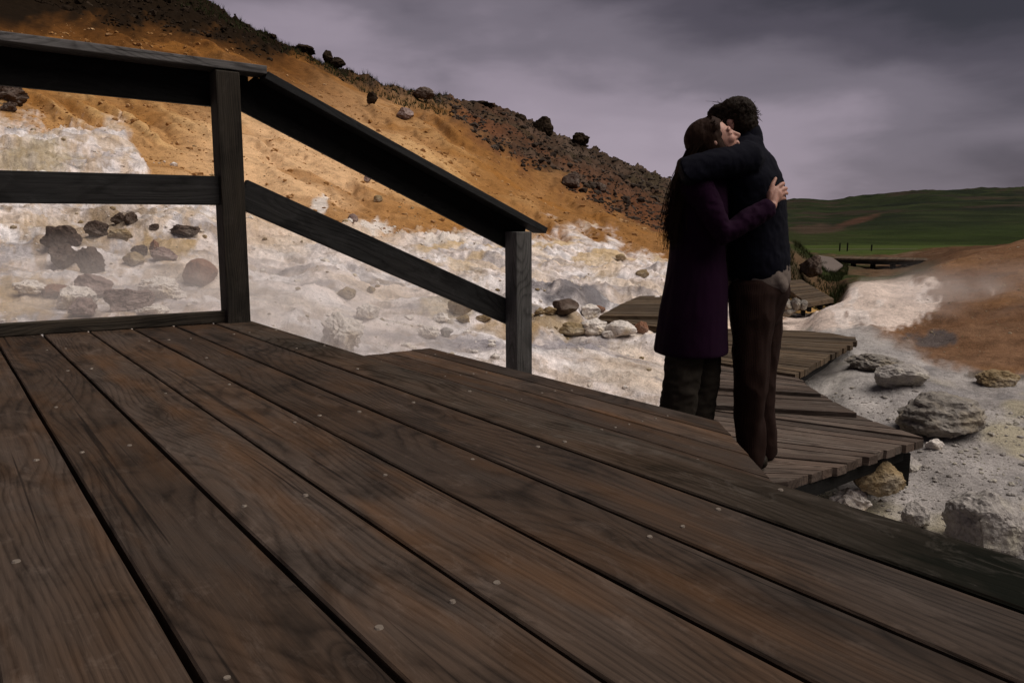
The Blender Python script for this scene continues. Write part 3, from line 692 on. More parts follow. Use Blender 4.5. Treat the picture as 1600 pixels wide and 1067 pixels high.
def rock(u, vtop, vbot, w_px, mat, label, seed, depth=None, cuts=7, rough=.16, layered=0, group=None, d=None, sub=4, name='boulder', sink=.26):
    """a boulder w_px wide whose foot rests on the ground where the photo shows it"""
    foot = on_ground(u, vbot-2) if d is None else ony(u, vbot, d)
    sc = foot.y/F*1.0
    sx = w_px*sc/2*1.12; sz = (vbot-vtop)*sc/2*(1.12+max(0, sink-.12)*.8)
    sy = depth if depth else (sx+sz)/2*1.1
    if w_px > 56 and foot.y < 9: sub = 5
    me = rock_mesh(seed, sx, sy, sz, cuts, rough, sub, layered)
    o = link(name, me, mat, None, (foot.x, foot.y+sy*.4, foot.z+sz*(1-sink)-.0))
    o.rotation_euler = (0, 0, random.uniform(-.3, .3)); tag(o, label, 'boulder', group)
    return o
LB = 'dark boulders on the steaming clay bank'
rock(95, 358, 392, 50, R_BASALT, 'rounded dark boulder with a reddish face, highest of the left cluster on the clay bank', 1, group=LB, rough=.22, cuts=11)
rock(98, 392, 424, 42, R_BASALT, 'dark cracked boulder directly below the reddish faced one on the clay bank', 2, group=LB, rough=.22, cuts=11)
rock(138, 391, 430, 38, R_BASALT, 'tall dark boulder in the middle of the left cluster, steam drifting before it', 3, group=LB, rough=.22, cuts=11)
rock(147, 353, 376, 30, R_BASALT, 'small dark boulder above the tall one on the clay bank', 4, group=LB, rough=.22, cuts=11)
rock(186, 360, 377, 36, R_OCHRE, 'flat brownish boulder to the right of the left cluster', 5, group=LB, rough=.22, cuts=11)
rock(184, 338, 354, 22, R_BASALT, 'left one of two small dark stones touching just below the middle rail', 6, group=LB, rough=.22, cuts=11)
rock(203, 335, 352, 20, R_BASALT, 'right one of two small dark stones touching just below the middle rail', 7, group=LB, rough=.22, cuts=11)
rock(287, 355, 374, 44, R_BASALT, 'long dark boulder split in two, near the left post', 8, group=LB, rough=.22, cuts=11)
rock(240, 354, 363, 15, R_BASALT, 'smallest dark stone between the pair and the split boulder', 9, group=LB, rough=.22, cuts=11)
rock(218, 388, 402, 26, R_BASALT, 'low dark stone left of a pointed pebble on the clay bank', 10, group=LB, rough=.22, cuts=11)
rock(240, 379, 397, 14, R_RED, 'small pointed reddish stone on the clay bank', 11, group=LB, rough=.22, cuts=11)
rock(252, 392, 409, 40, R_MAUVE, 'flat mauve grey stone on the clay bank left of the post', 12, group=LB, rough=.22, cuts=11)
rock(309, 411, 452, 46, R_RED, 'slanting flat faced reddish slab leaning close to the left post', 13, cuts=10, rough=.08)
rock(141, 434, 466, 56, R_MAUVE, 'mauve boulder with a rounded top amid the steam', 14, group=LB, rough=.22, cuts=11)
rock(83, 450, 470, 52, R_RED, 'low reddish boulder half veiled by steam at the left', 15, group=LB, rough=.22, cuts=11)
rock(112, 452, 486, 60, R_WHITE, 'pale clay crusted boulder with steam before it at the left', 16)
rock(128, 470, 498, 40, R_MAUVE, 'small mauve boulder in front of the pale crusted one', 17, group=LB, rough=.22, cuts=11)
rock(192, 454, 488, 72, R_MAUVE, 'wide mauve mound shaped boulder in thick steam near the deck', 18, group=LB, rough=.22, cuts=11)
rock(208, 398, 418, 28, R_OCHRE, 'tan stone between the tall dark boulder and the mauve stone', 19)
rock(250, 440, 470, 66, R_WHITE, 'broad white clay boulder left of the post', 20, rough=.25)
rock(235, 480, 496, 40, R_WHITE, 'low white stone just behind the toe board', 21, rough=.25)
rock(45, 440, 462, 40, R_WHITE, 'pale boulder at the far left beside the reddish one', 22, rough=.25)
rock(10, 138, 160, 50, R_BASALT, 'dark jagged outcrop on the orange slope at the left edge of the view', 23, cuts=12, rough=.3)
rock(12, 163, 176, 22, R_BASALT, 'small dark stone just under the jagged outcrop at the left edge', 24, rough=.3)
# middle
rock(551, 338, 352, 14, R_MAUVE, 'lone round stone on the orange slope left of the small white crust', 25, cuts=2, rough=.08)
rock(574, 276, 288, 9, R_MAUVE, 'little stone in the shallow runnel on the orange slope', 26, cuts=3)
rock(590, 308, 318, 12, R_OCHRE, 'small flat stone lower down the runnel of the orange slope', 27)
rock(581, 148, 164, 15, R_BLACK, 'black boulder alone on the upper orange slope', 28, cuts=5)
rock(632, 172, 190, 26, R_MAUVE, 'greyish flat boulder half sunk in the upper orange slope', 29, sink=.4)
rock(540, 452, 470, 26, R_OCHRE, 'brown knob of rock in the white clay between the posts', 30)
rock(580, 449, 460, 12, R_OCHRE, 'yellowish pebble right of the brown knob in the clay', 31)
rock(535, 500, 548, 54, R_WHITE, 'large white clay mound like a fumarole cone close behind the deck edge', 32, rough=.35, cuts=4, sink=.35)
rock(573, 483, 503, 34, R_WHITE, 'small pale clay lump behind the white mound', 33, rough=.3)
rock(717, 468, 497, 40, R_OCHRE, 'angular brown rock under the sloping rail', 34, cuts=11, rough=.06)
rock(697, 516, 529, 20, R_GREY, 'small grey stone lying before the brown angular rock', 35)
rock(668, 516, 532, 30, R_WHITE, 'pale lump of clay left of the small grey stone', 36, rough=.3)
rock(725, 497, 508, 22, R_OCHRE, 'small tan stone at the foot of the angular brown rock', 37)
rock(690, 494, 506, 24, R_WHITE, 'white crust block under the sloping rail beside the angular rock', 38, rough=.3)
rock(757, 496, 506, 26, R_OCHRE, 'flat tan stone just left of the lower post', 39)
rock(882, 468, 496, 44, R_BASALT, 'dark brown cube like rock right of the lower post', 40, cuts=16, rough=.05, depth=.22)
rock(858, 484, 496, 22, R_OCHRE, 'rounded brown stone at the left foot of the dark cube like rock', 41)
rock(843, 485, 496, 16, R_OCHRE, 'small brown stone next to the lower post', 42)
rock(923, 480, 502, 36, R_WHITE, 'cracked white rock between the dark cube like rock and the boardwalk', 43, layered=2)
rock(894, 507, 526, 42, R_OCHRE, 'brown striated block with a flat top on the gravel', 44, cuts=10, rough=.07, layered=2)
rock(928, 503, 526, 38, R_WHITE, 'cream coloured layered rock right of the brown striated block', 45, layered=2)
rock(971, 507, 531, 44, R_WHITE, 'smooth rounded white boulder beneath the boardwalk edge', 46, cuts=4, rough=.1)
rock(1004, 508, 524, 22, R_RED, 'orange brown stone in the shade under the boardwalk', 47, cuts=4)
rock(953, 520, 532, 24, R_WHITE, 'small tan stone before the smooth white boulder', 48)
rock(935, 480, 490, 20, R_RED, 'little reddish stone at the left tip of the boardwalk', 49)
rock(970, 402, 411, 14, R_OCHRE, 'small brown stone on the white crust below the orange slope', 50)
rock(1005, 425, 437, 20, R_OCHRE, 'brown stone on the white bank left of the woman', 51)
# skyline
rock(850, 186, 212, 32, R_BLACK, 'big dark boulder standing out on the skyline of the ridge', 52, cuts=6, d=74)
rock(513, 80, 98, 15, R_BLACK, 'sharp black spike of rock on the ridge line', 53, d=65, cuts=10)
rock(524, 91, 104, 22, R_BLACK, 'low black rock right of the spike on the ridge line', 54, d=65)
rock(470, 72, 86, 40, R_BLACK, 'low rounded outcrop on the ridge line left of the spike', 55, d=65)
rock(660, 138, 154, 30, R_BASALT, 'rounded brown boulder on the ridge line above the slope', 56, d=64)
rock(742, 158, 170, 50, R_BLACK, 'broad outcrop on the ridge line where the gully starts', 57, d=71, rough=.3)
rock(812, 180, 194, 20, R_BLACK, 'small block on the ridge line left of the big boulder', 58, d=74)
rock(893, 277, 298, 26, R_BASALT, 'dark boulder lying in the red gully, midway up', 59, cuts=8)
rock(938, 288, 302, 20, R_BASALT, 'dark boulder in the gully right of the midway one', 60)
rock(905, 210, 228, 26, R_BLACK, 'jagged block on the ridge line right of the big boulder', 61, d=76, rough=.3)
rock(950, 245, 258, 22, R_BLACK, 'low block on the ridge line halfway to the couple', 62, d=77)
# right
rock(1368, 716, 772, 86, R_OCHRE, 'ochre boulder wedged under the near corner of the boardwalk fan', 63, cuts=9, rough=.1, d=4.0)
rock(1420, 712, 738, 34, R_GREY, 'pale grey stone behind the ochre boulder and the black block', 64, d=4.55)
rock(1250, 752, 782, 50, R_WHITE, 'pale pointed rock poking up right behind the deck edge', 65, d=3.75, cuts=9, rough=.06)
rock(1335, 770, 800, 50, R_WHITE, 'crumbly white rock between the deck edge and the ochre boulder', 66, rough=.35, d=3.95)
rock(1478, 625, 684, 116, R_GREYD, 'big layered grey boulder with a flaky top on the gravel', 67, layered=3, cuts=6, rough=.12)
rock(1552, 784, 872, 112, R_GREY, 'largest pale grey boulder with wavy layers at the right edge', 68, layered=2, cuts=5, rough=.12, sink=.25)
rock(1432, 790, 828, 40, R_GREY, 'small upright grey stone left of the largest boulder', 69)
rock(1415, 574, 606, 74, R_GREY, 'smooth domed grey outcrop in the middle of the sinter bed', 70, cuts=3, rough=.12, sink=.35)
rock(1372, 558, 580, 66, R_GREYD, 'dark pitted rock with a yellow foot behind the domed outcrop', 71, cuts=4, rough=.25, sink=.35)
rock(1462, 690, 706, 26, R_WHITE, 'flat pale flake lying below the layered boulder', 72, sink=.3)
rock(1565, 585, 606, 60, R_OCHRE, 'low tan ledge of rock along the foot of the brown mound', 73, sink=.35)
rock(1450, 655, 682, 34, R_OCHRE, 'rough ochre stone touching the left of the layered boulder', 74, rough=.3)
for i, (u, vt, vb_, w_, lb) in enumerate(((1228, 462, 478, 18, 'grey rock in the small heap right of the man, leftmost'), (1243, 463, 478, 16, 'grey rock in the small heap right of the man, central'), (1256, 466, 478, 14, 'grey rock in the small heap right of the man, rightmost'), (1232, 476, 488, 22, 'grey rock in the small heap right of the man, lowest'))):
    rock(u, vt+4, vb_+6, w_, R_GREYD, lb, 80+i, group='heap of rocks below the distant boardwalk', d=10.5)
rock(1270, 400, 428, 30, R_BASALT, 'dark upright boulder on the grassy bank beside the pale path', 90, d=18, cuts=9)

# scree: uncountable small stones
def scree(name, N, sampler, mat, kind='stuff', lo=.5, hi=1.):
    protos = []
    for k in range(6):
        bm = bmesh.new(); bmesh.ops.create_icosphere(bm, subdivisions=1, radius=1)
        for v in bm.verts: v.co = v.co*(.75+.5*random.random())
        bm.verts.ensure_lookup_table(); bm.faces.ensure_lookup_table()
        protos.append((np.array([v.co[:] for v in bm.verts]), np.array([[v.index for v in f.verts] for f in bm.faces]))); bm.free()
    VV_, FF_ = [], []; off = 0
    for _ in range(N):
        r_ = sampler()
        if r_ is None: continue
        x, y, s_ = r_
        pv, pf = random.choice(protos)
        a = random.random()*6.28; ca, sa = math.cos(a), math.sin(a)
        sc = np.array([s_, s_*random.uniform(.6, 1.1), s_*random.uniform(.4, .8)])
        q_ = pv*sc; q_ = np.stack([q_[:, 0]*ca-q_[:, 1]*sa, q_[:, 0]*sa+q_[:, 1]*ca, q_[:, 2]], 1)+np.array([x, y, ground_z(x, y)+s_*.15])
        VV_.append(q_); FF_.append(pf+off); off += len(pv)
    me = bpy.data.meshes.new(name); me.from_pydata(np.concatenate(VV_).tolist(), [], np.concatenate(FF_).tolist()); me.update()
    return tag(link(name, me, mat), kind=kind)
def xu(u, y): return (u-800)/F/1.0122*y
def s_ridge():
    u = random.uniform(U0, U1); y = random.uniform(44, 90); x = xu(u, y)
    i = int(np.interp(u, ug, np.arange(nu))); j = int(np.interp(math.log(y), np.log(dg), np.arange(nd_)))
    if rocky[i, j] < .6: return None
    return x, y, min(.03+random.paretovariate(2.2)*.045, .38)
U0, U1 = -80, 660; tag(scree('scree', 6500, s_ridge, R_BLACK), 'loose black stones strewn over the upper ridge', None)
U0, U1 = 640, 1120; tag(scree('scree', 8000, s_ridge, R_SCREE), 'loose brown stones strewn over the far ridge', None)
def s_clay():
    u = random.uniform(-80, 1080); y = math.exp(random.uniform(math.log(4.2), math.log(16)))
    if mn.noise((u/60, y*.8, 2)) < .0: return None
    return xu(u, y), y, min(.006*random.paretovariate(1.7), .04)*(.5+y/10)
tag(scree('clay_rubble', 2200, s_clay, R_WHITE), 'pale rubble scattered over the clay', None)
def s_clay2():
    u = random.uniform(-80, 1080); y = math.exp(random.uniform(math.log(5), math.log(20)))
    if mn.noise((u/80, y*.5, 7)) < .08: return None
    return xu(u, y), y, min(.006*random.paretovariate(1.7), .03)*(.4+y/10)
tag(scree('brown_rubble', 900, s_clay2, R_OCHRE), 'brown rubble scattered over the clay', None)
def s_sand():
    u = random.uniform(-60, 1060); y = math.exp(random.uniform(math.log(12), math.log(48))); x = xu(u, y)
    i = int(np.interp(u, ug, np.arange(nu))); j = int(np.interp(math.log(y), np.log(dg), np.arange(nd_)))
    if white[i, j] > .4 or rocky[i, j] > .5: return None
    return x, y, min(.012*random.paretovariate(2.), .10)*(y/22)
tag(scree('slope_grit', 9000, s_sand, R_SANDY), 'small ochre grit lying over the orange slope', None)
def s_right():
    u = random.uniform(1180, 1760); y = math.exp(random.uniform(math.log(2.9), math.log(8)))
    if y > 6.2-max(0, u-1400)*.004: return None
    return xu(u, y), y, min(.004*random.paretovariate(1.7), .022)*(.6+y/14)
tag(scree('gravel', 6000, s_right, R_GREY), 'loose grey gravel right of the boardwalk', None)
def s_mound():
    u = random.uniform(1430, 1800); y = random.uniform(7, 14)
    return xu(u, y), y, min(.005*random.paretovariate(2.2), .02)
tag(scree('mound_pebbles', 600, s_mound, R_OCHRE), 'small pebbles over the brown mound', None)

# grass: short tufts along the ridge line and on the banks
GR, t, p = principled('grass', .9, .1)
t.put(p.inputs['Base Color'], t.ramp(t.noise(None, .7, 3), [(.3, (.016, .024, .006)), (.7, (.045, .045, .016))]))
def grass(name, N, sampler, label):
    VV_, FF_ = [], []
    for _ in range(N):
        r_ = sampler()
        if r_ is None: continue
        x, y, s_ = r_; z = ground_z(x, y)
        for b in range(5):
            a = random.random()*6.28; le = random.uniform(.5, 1.2)*s_; wd = s_*.06; dx, dy = math.cos(a)*s_*.45, math.sin(a)*s_*.45
            k = len(VV_); VV_ += [(x-dy*wd/s_*1.5, y+dx*wd/s_*1.5, z-.02), (x+dy*wd/s_*1.5, y-dx*wd/s_*1.5, z-.02), (x+dx, y+dy, z+le)]; FF_.append((k, k+1, k+2))
    return tag(link(name, mesh(name, VV_, FF_), GR), label, None, None, 'stuff')
def g_ridge():
    u = random.uniform(-50, 700); y = random.uniform(58, 76); return xu(u, y), y, random.uniform(.2, .5)
grass('ridge_grass', 5000, g_ridge, 'dry grass along the dark ridge line')
def g_bank():
    u = random.uniform(1215, 1330); y = random.uniform(14.5, 32)
    if mn.noise((u/22, y*.5, 1)) < -.1: return None
    return xu(u, y), y, random.uniform(.05, .16)
grass('bank_grass', 9000, g_bank, 'short grass on the bank right of the man')

# ---------------------------------------------------------------- steam
STEAM = bpy.data.materials.new('steam'); STEAM.use_nodes = True; t = NT(STEAM.node_tree); t.n.clear()
tc = t.node('ShaderNodeTexCoord')
gen = tc.outputs['Generated']; ob = tc.outputs['Object']
sv = t.node('ShaderNodeSeparateXYZ', i_Vector=gen)
def hump(s_): return t.math('POWER', t.math('MAXIMUM', t.math('MULTIPLY', t.math('MULTIPLY', s_, t.math('SUBTRACT', 1., s_)), 4.), 0.), .8)
hz = t.math('POWER', t.math('MAXIMUM', t.math('SUBTRACT', 1., sv.outputs[2]), 0.), 1.6)
den = t.math('MULTIPLY', t.math('MULTIPLY', hump(sv.outputs[0]), hump(sv.outputs[1])), hz)
nn = t.ramp(t.noise(ob, 1.3, 4, .6, .6), [(.40, 0.), (.72, 1.)])
den = t.math('MULTIPLY', t.math('MULTIPLY', den, nn), 7.)
pv = t.node('ShaderNodeVolumePrincipled', i_Color=(.96, .90, .88), i_Anisotropy=.2); t.put(pv.inputs['Density'], den)
mo = t.node('ShaderNodeOutputMaterial'); t.l.new(pv.outputs[0], mo.inputs['Volume'])
STEAM.cycles.volume_step_rate = 1. if hasattr(STEAM, 'cycles') and hasattr(STEAM.cycles, 'volume_step_rate') else 1
def steam(x0, x1, y0, y1, z0, z1, label):
    bm = bmesh.new(); bmesh.ops.create_cube(bm, size=1)
    for v in bm.verts: v.co = Vector((v.co.x*(x1-x0), v.co.y*(y1-y0), v.co.z*(z1-z0)))
    o = link('steam', bm_mesh('steam', bm), STEAM, None, ((x0+x1)/2, (y0+y1)/2, (z0+z1)/2))
    return tag(o, label, None, None, 'stuff')
steam(-6.2, -.2, 3.9, 6.4, -1., .45, 'thin pinkish steam drifting over the boulders left of the deck')
steam(4.6, 8.6, 8.2, 10.6, -1.2, -.0, 'thin steam drifting over the pale tongue of sinter on the right')

# ---------------------------------------------------------------- people
class Blob:
    def __init__(s): s.V = []; s.F = []
    def ring_tube(s, pts, rad, seg=14, side=None, flat=1.0):
        """closed tube; rad items are r or (r_side, r_depth); side = direction of first radius"""
        pts = [Vector(p_) for p_ in pts]; n = len(pts); rings = []
        prev = None
        for i in range(n):
            T = (pts[min(i+1, n-1)]-pts[max(i-1, 0)]).normalized()
            if side is not None: X_ = side[i] if isinstance(side, list) else Vector(side)
            else: X_ = prev if prev is not None else (Vector((0, 0, 1)) if abs(T.z) < .8 else Vector((1, 0, 0)))
            X_ = (X_-T*X_.dot(T)).normalized(); prev = X_; Y_ = T.cross(X_)
            a, b = rad[i] if isinstance(rad[i], (tuple, list)) else (rad[i], rad[i])
            rings.append((pts[i], X_, Y_, a, b, T))
        full = []
        # rounded ends
        def cap(r, sgn):
            c, X_, Y_, a, b, T = r; m_ = min(a, b); out = []
            for f_ in (.85, .5): 
                k = math.sqrt(1-f_*f_); out.append((c+T*sgn*m_*f_*.9, X_, Y_, a*k, b*k, T))
            return out
        full = cap(rings[0], -1)+rings+cap(rings[-1], 1)[::-1]
        base_ = len(s.V)
        for (c, X_, Y_, a, b, T) in full:
            for k in range(seg):
                th = 2*math.pi*k/seg; s.V.append(c+X_*a*math.cos(th)+Y_*b*math.sin(th))
        m_ = len(full)
        for i in range(m_-1):
            for k in range(seg):
                k2 = (k+1) % seg
                s.F.append((base_+i*seg+k, base_+i*seg+k2, base_+(i+1)*seg+k2, base_+(i+1)*seg+k))
        s.F.append(tuple(base_+k for k in range(seg))[::-1]); s.F.append(tuple(base_+(m_-1)*seg+k for k in range(seg)))
    def ell(s, c, r, M=None, seg=18):
        base_ = len(s.V); nr = seg//2+2
        M = M or Matrix.Identity(3); c = Vector(c)
        s.V.append(c+M @ Vector((0, 0, r[2])))
        for i in range(1, nr):
            ph = math.pi*i/nr
            for k in range(seg):
                th = 2*math.pi*k/seg
                s.V.append(c+M @ Vector((r[0]*math.sin(ph)*math.cos(th), r[1]*math.sin(ph)*math.sin(th), r[2]*math.cos(ph))))
        s.V.append(c+M @ Vector((0, 0, -r[2]))); last = len(s.V)-1
        for k in range(seg): s.F.append((base_, base_+1+k, base_+1+(k+1) % seg)); s.F.append((last, last-seg+(k+1) % seg, last-seg+k))
        for i in range(nr-2):
            for k in range(seg):
                a = base_+1+i*seg; s.F.append((a+k, a+seg+k, a+seg+(k+1) % seg, a+(k+1) % seg))
    def build(s, name, mat, parent, voxel=.008, smooth=3, wr=0., wscale=14, wstretch=(1, 1, 1), sf=.5):
        me = mesh(name+'_raw', s.V, s.F)
        bm = bmesh.new(); bm.from_mesh(me); bmesh.ops.recalc_face_normals(bm, faces=bm.faces[:]); bm.to_mesh(me); bm.free()
        tmp = bpy.data.objects.new('tmp', me); COL.objects.link(tmp)
        r_ = tmp.modifiers.new('r', 'REMESH'); r_.mode = 'VOXEL'; r_.voxel_size = voxel; r_.use_smooth_shade = True
        if smooth: sm = tmp.modifiers.new('s', 'SMOOTH'); sm.iterations = smooth; sm.factor = sf
        dgp = bpy.context.evaluated_depsgraph_get()
        out = bpy.data.meshes.new_from_object(tmp.evaluated_get(dgp)); out.name = name
        bpy.data.objects.remove(tmp); bpy.data.meshes.remove(me)
        if wr:
            n_ = len(out.vertices); co_ = np.zeros(n_*3); out.vertices.foreach_get('co', co_); co_ = co_.reshape(-1, 3)
            no_ = np.zeros(n_*3); out.vertices.foreach_get('normal', no_) if hasattr(out.vertices[0], 'normal') else None; no_ = no_.reshape(-1, 3)
            dv = np.array([mn.fractal((c_[0]*wscale*wstretch[0], c_[1]*wscale*wstretch[1], c_[2]*wscale*wstretch[2]), .7, 2., 3) for c_ in co_])
            dv = -np.abs(dv)*.9+.3
            out.vertices.foreach_set('co', (co_+no_*dv[:, None]*wr).ravel()); out.update()
        out.materials.clear(); out.materials.append(mat)
        out.polygons.foreach_set('use_smooth', [True]*len(out.polygons))
        return link(name, out, None, parent)

def cloth(name, col, col2, scale=400, rough=.95, rib=None, bstr=.4):
    m, t, p = principled(name, rough, .1)
    tc = t.node('ShaderNodeTexCoord').outputs['Object']
    n = t.noise(tc, scale, 2, .6); n2 = t.noise(tc, 12, 4, .6)
    c = t.mix(n2, col, col2); c = t.mix(1., c, t.ramp(n, [(.3, .7), (.7, 1.3)]), 'MULTIPLY')
    t.put(p.inputs['Base Color'], c)
    try: p.inputs['Sheen Weight'].default_value = 0.; p.inputs['Sheen Roughness'].default_value = .6
    except Exception: pass
    h = n
    if rib:
        sx = t.node('ShaderNodeSeparateXYZ', i_Vector=tc)
        an = t.math('ADD', t.math('MULTIPLY', sx.outputs[0], rib), t.math('MULTIPLY', sx.outputs[1], rib*.35))
        h = t.math('ADD', t.math('MULTIPLY', t.math('SINE', an), 1.2), n)
    bump(t, p, h, bstr, .004); return m
C_NAVY = cloth('navy_knit', (.0012, .0012, .0038), (.0022, .0021, .0068), 300, rib=900, bstr=.12)
C_BROWN = cloth('brown_corduroy', (.013, .0058, .0042), (.021, .0100, .0075), 300, rib=900, bstr=.2)
C_TAUPE = cloth('taupe_shirt', (.10, .078, .066), (.14, .11, .095), 500)
C_PURPLE = cloth('purple_wool', (.0075, .0009, .0072), (.0130, .0016, .0125), 350)
C_OLIVE = cloth('dark_olive_trousers', (.017, .0135, .010), (.028, .022, .017), 400)
C_SHOE = cloth('shoe_leather', (.01, .008, .006), (.02, .015, .01), 80, .6)
SKIN, t, p = principled('skin', .55, .35)
t.put(p.inputs['Base Color'], t.ramp(t.noise(t.node('ShaderNodeTexCoord').outputs['Object'], 30, 4), [(.3, (.34, .17, .125)), (.7, (.42, .225, .17))]))
p.inputs['Subsurface Weight'].default_value = .08; p.inputs['Subsurface Radius'].default_value = (.01, .004, .002)
def hairmat(name, a, b):
    m, t, p = principled(name, .75, .1); tc = t.node('ShaderNodeTexCoord').outputs['Object']
    n = t.noise(t.mapping(tc, (60, 60, 12)), 3, 3, .6); t.put(p.inputs['Base Color'], t.mix(n, a, b)); bump(t, p, n, .6, .004); return m
HAIR_W = hairmat('long_brown_hair', (.009, .004, .0024), (.034, .0155, .009)); HAIR_M = hairmat('short_brown_hair', (.006, .0033, .0018), (.018, .010, .0055))
LASH, t, p = principled('eyelash', .8); p.inputs['Base Color'].default_value = (.01, .006, .005, 1)

def Wp(u, v, d): return ony(u, v, d)
def frame(fwd, up):
    X_ = Vector(fwd).normalized(); Y_ = Vector(up).cross(X_).normalized(); Z_ = X_.cross(Y_)
    return Matrix((X_, Y_, Z_)).transposed()     # columns: forward, left, up
def head(bl, c, M, k=1.):
    def T(x, y, z): return c+M @ Vector((x*k, y*k, z*k))
    E = lambda x, y, z, a, b, c_: bl.ell(T(x, y, z), (a*k, b*k, c_*k), M)
    E(-.012, 0, .030, .093, .074, .088)          # skull
    E(.030, 0, -.015, .060, .058, .080)          # face
    E(.045, 0, -.070, .036, .034, .030)          # jaw and chin
    E(.062, 0, -.088, .018, .020, .016)
    E(.078, 0, .022, .014, .045, .012)           # brow
    for s_ in (-1, 1):
        E(.060, s_*.033, -.020, .026, .022, .022)  # cheek
        E(.072, s_*.031, .004, .013, .016, .010)   # closed lid
        E(-.010, s_*.074, -.005, .014, .008, .028) # ear
        E(-.004, s_*.080, .008, .012, .006, .016)
        E(.089, s_*.010, -.034, .009, .008, .007)  # nostril
    bl.ring_tube([T(.082, 0, .016), T(.092, 0, -.008), T(.106, 0, -.030)], [.007*k, .009*k, .011*k], 10)
    E(.098, 0, -.036, .010, .009, .006)
    E(.086, 0, -.054, .009, .022, .006); E(.084, 0, -.064, .010, .020, .007)     # lips
def hand(bl, wrist, palm, knuckles, mids, tips, thumb, pr=.013):
    wrist = Vector(wrist); 
    for kx in knuckles: bl.ring_tube([wrist.lerp(Vector(palm), .1), Vector(palm).lerp(Vector(kx), .5), Vector(kx)], [.019, .015, .0105], 10)
    r0 = [.0088, .0092, .0088, .0078]
    for kx, m_, tp, r_ in zip(knuckles, mids, tips, r0):
        m1 = Vector(m_); m2 = m1.lerp(Vector(tp), .5)+(m1-Vector(kx)).normalized()*.004
        bl.ring_tube([kx, m1, m2, tp], [r_*1.08, r_, r_*.9, r_*.72], 10)
    bl.ring_tube(thumb, [.014, .012, .0098, .0078], 10)

# --- woman ----------------------------------------------------------
wb = Blob()
hcW = Wp(1117, 223, 3.50)
MW = frame((.80, -.22, .52), (-.50, -.10, .85))
head(wb, hcW, MW, .94)
pel = Wp(1086, 440, 3.60); waist = Wp(1088, 385, 3.60); chest = Wp(1094, 310, 3.60); neckb = Wp(1092, 268, 3.58)
sideW = Vector((.15, 1, 0))     # she faces +X, so her width runs along Y
wb.ring_tube([pel+Vector((0, 0, -.02)), pel+Vector((0, 0, .06)), waist, chest, neckb+Vector((0, 0, -.035))], [(.16, .10), (.155, .10), (.115, .085), (.145, .095), (.09, .06)], 18, side=sideW)
wb.ring_tube([neckb+Vector((0, 0, -.05)), neckb+Vector((.015, -.02, .04)), hcW+MW @ Vector((-.02, 0, -.06))], [.058, .050, .052], 14)
shn = Wp(1088, 292, 3.44); shf = Wp(1100, 290, 3.75)
eln = Wp(1132, 366, 3.40); wrn = Wp(1207, 321, 3.44)
wb.ring_tube([neckb+Vector((0, -.04, -.05)), shn, shn.lerp(eln, .5), eln, eln.lerp(wrn, .4), wrn], [.045, .050, .042, .036, .032, .022], 14)
elf = Wp(1140, 330, 3.96); wrf = Wp(1190, 300, 3.98)
wb.ring_tube([neckb+Vector((0, .04, -.05)), shf, elf, wrf], [.045, .048, .036, .024], 14)
hand(wb, wrn, Wp(1209, 307, 3.455), [Wp(1213, 295, 3.462), Wp(1216, 300, 3.465), Wp(1217, 306, 3.465), Wp(1216, 312, 3.465)],
     [Wp(1221, 288, 3.475), Wp(1225, 295, 3.48), Wp(1226, 302, 3.48), Wp(1223, 310, 3.48)],
     [Wp(1225, 287, 3.52), Wp(1229, 295, 3.53), Wp(1230, 303, 3.53), Wp(1227, 311, 3.52)],
     [Wp(1204, 314, 3.45), Wp(1204, 300, 3.455), Wp(1207, 289, 3.462), Wp(1212, 279, 3.475)])
wb.ell(Wp(1210, 306, 3.462), (.036, .018, .036))
hand(wb, wrf, wrf+Vector((.03, 0, .0)), [wrf+Vector((.06, -.0, .03-.02*i)) for i in range(4)], [wrf+Vector((.085, -.03, .035-.022*i)) for i in range(4)], [wrf+Vector((.09, -.06, .035-.022*i)) for i in range(4)],
     [wrf+Vector((.0, -.01, .02)), wrf+Vector((.02, -.02, .035)), wrf+Vector((.03, -.035, .045)), wrf+Vector((.035, -.05, .05))])
FZ = -.74
def foot(u, d): 
    q_ = Wp(u, 700, d); return Vector((q_.x, d, FZ))
legs = []
for (uh, vh, dh, uk, vk, dk, fu, fd) in ((1078, 455, 3.52, 1066, 590, 3.50, 1052, 3.52), (1094, 455, 3.68, 1098, 590, 3.66, 1082, 3.68)):
    hp, kn = Wp(uh, vh, dh), Wp(uk, vk, dk); ft = foot(fu, fd); an = ft+Vector((-.01, 0, .10))
    wb.ring_tube([hp, hp.lerp(kn, .5), kn, kn.lerp(an, .35), an, ft+Vector((0, 0, .06))], [.085, .072, .052, .055, .036, .036], 14)
    wb.ring_tube([ft+Vector((-.05, 0, .04)), ft+Vector((.05, 0, .038)), ft+Vector((.14, -.01, .026))], [(.036, .034), (.036, .03), (.03, .02)], 12, side=(0, 1, 0))
    legs.append((hp, kn, an, ft))
woman = wb.build('person', SKIN, None, .0042, 2)
tag(woman, 'woman in a dark purple coat with long brown hair, eyes closed, embracing the man', 'person')
# coat: shoulders to flared hem, a sleeve to the wrist
cb = Blob()
cpts = [(1100, 266, .0, .10, .085), (1096, 292, .0, .165, .115), (1094, 330, .0, .175, .125), (1090, 372, 0, .150, .122), (1089, 405, 0, .160, .128), (1088, 440, 0, .185, .143), (1083, 485, 0, .20, .157), (1080, 520, 0, .205, .165), (1079, 546, 0, .21, .171)]
cb.ring_tube([Wp(u, v, 3.60) for u, v, *_ in cpts], [(a, b) for *_, a, b in cpts], 28, side=sideW)
coat = cb.build('coat', C_PURPLE, woman, .0075, 3, .008, 7, (1, 1, .25))
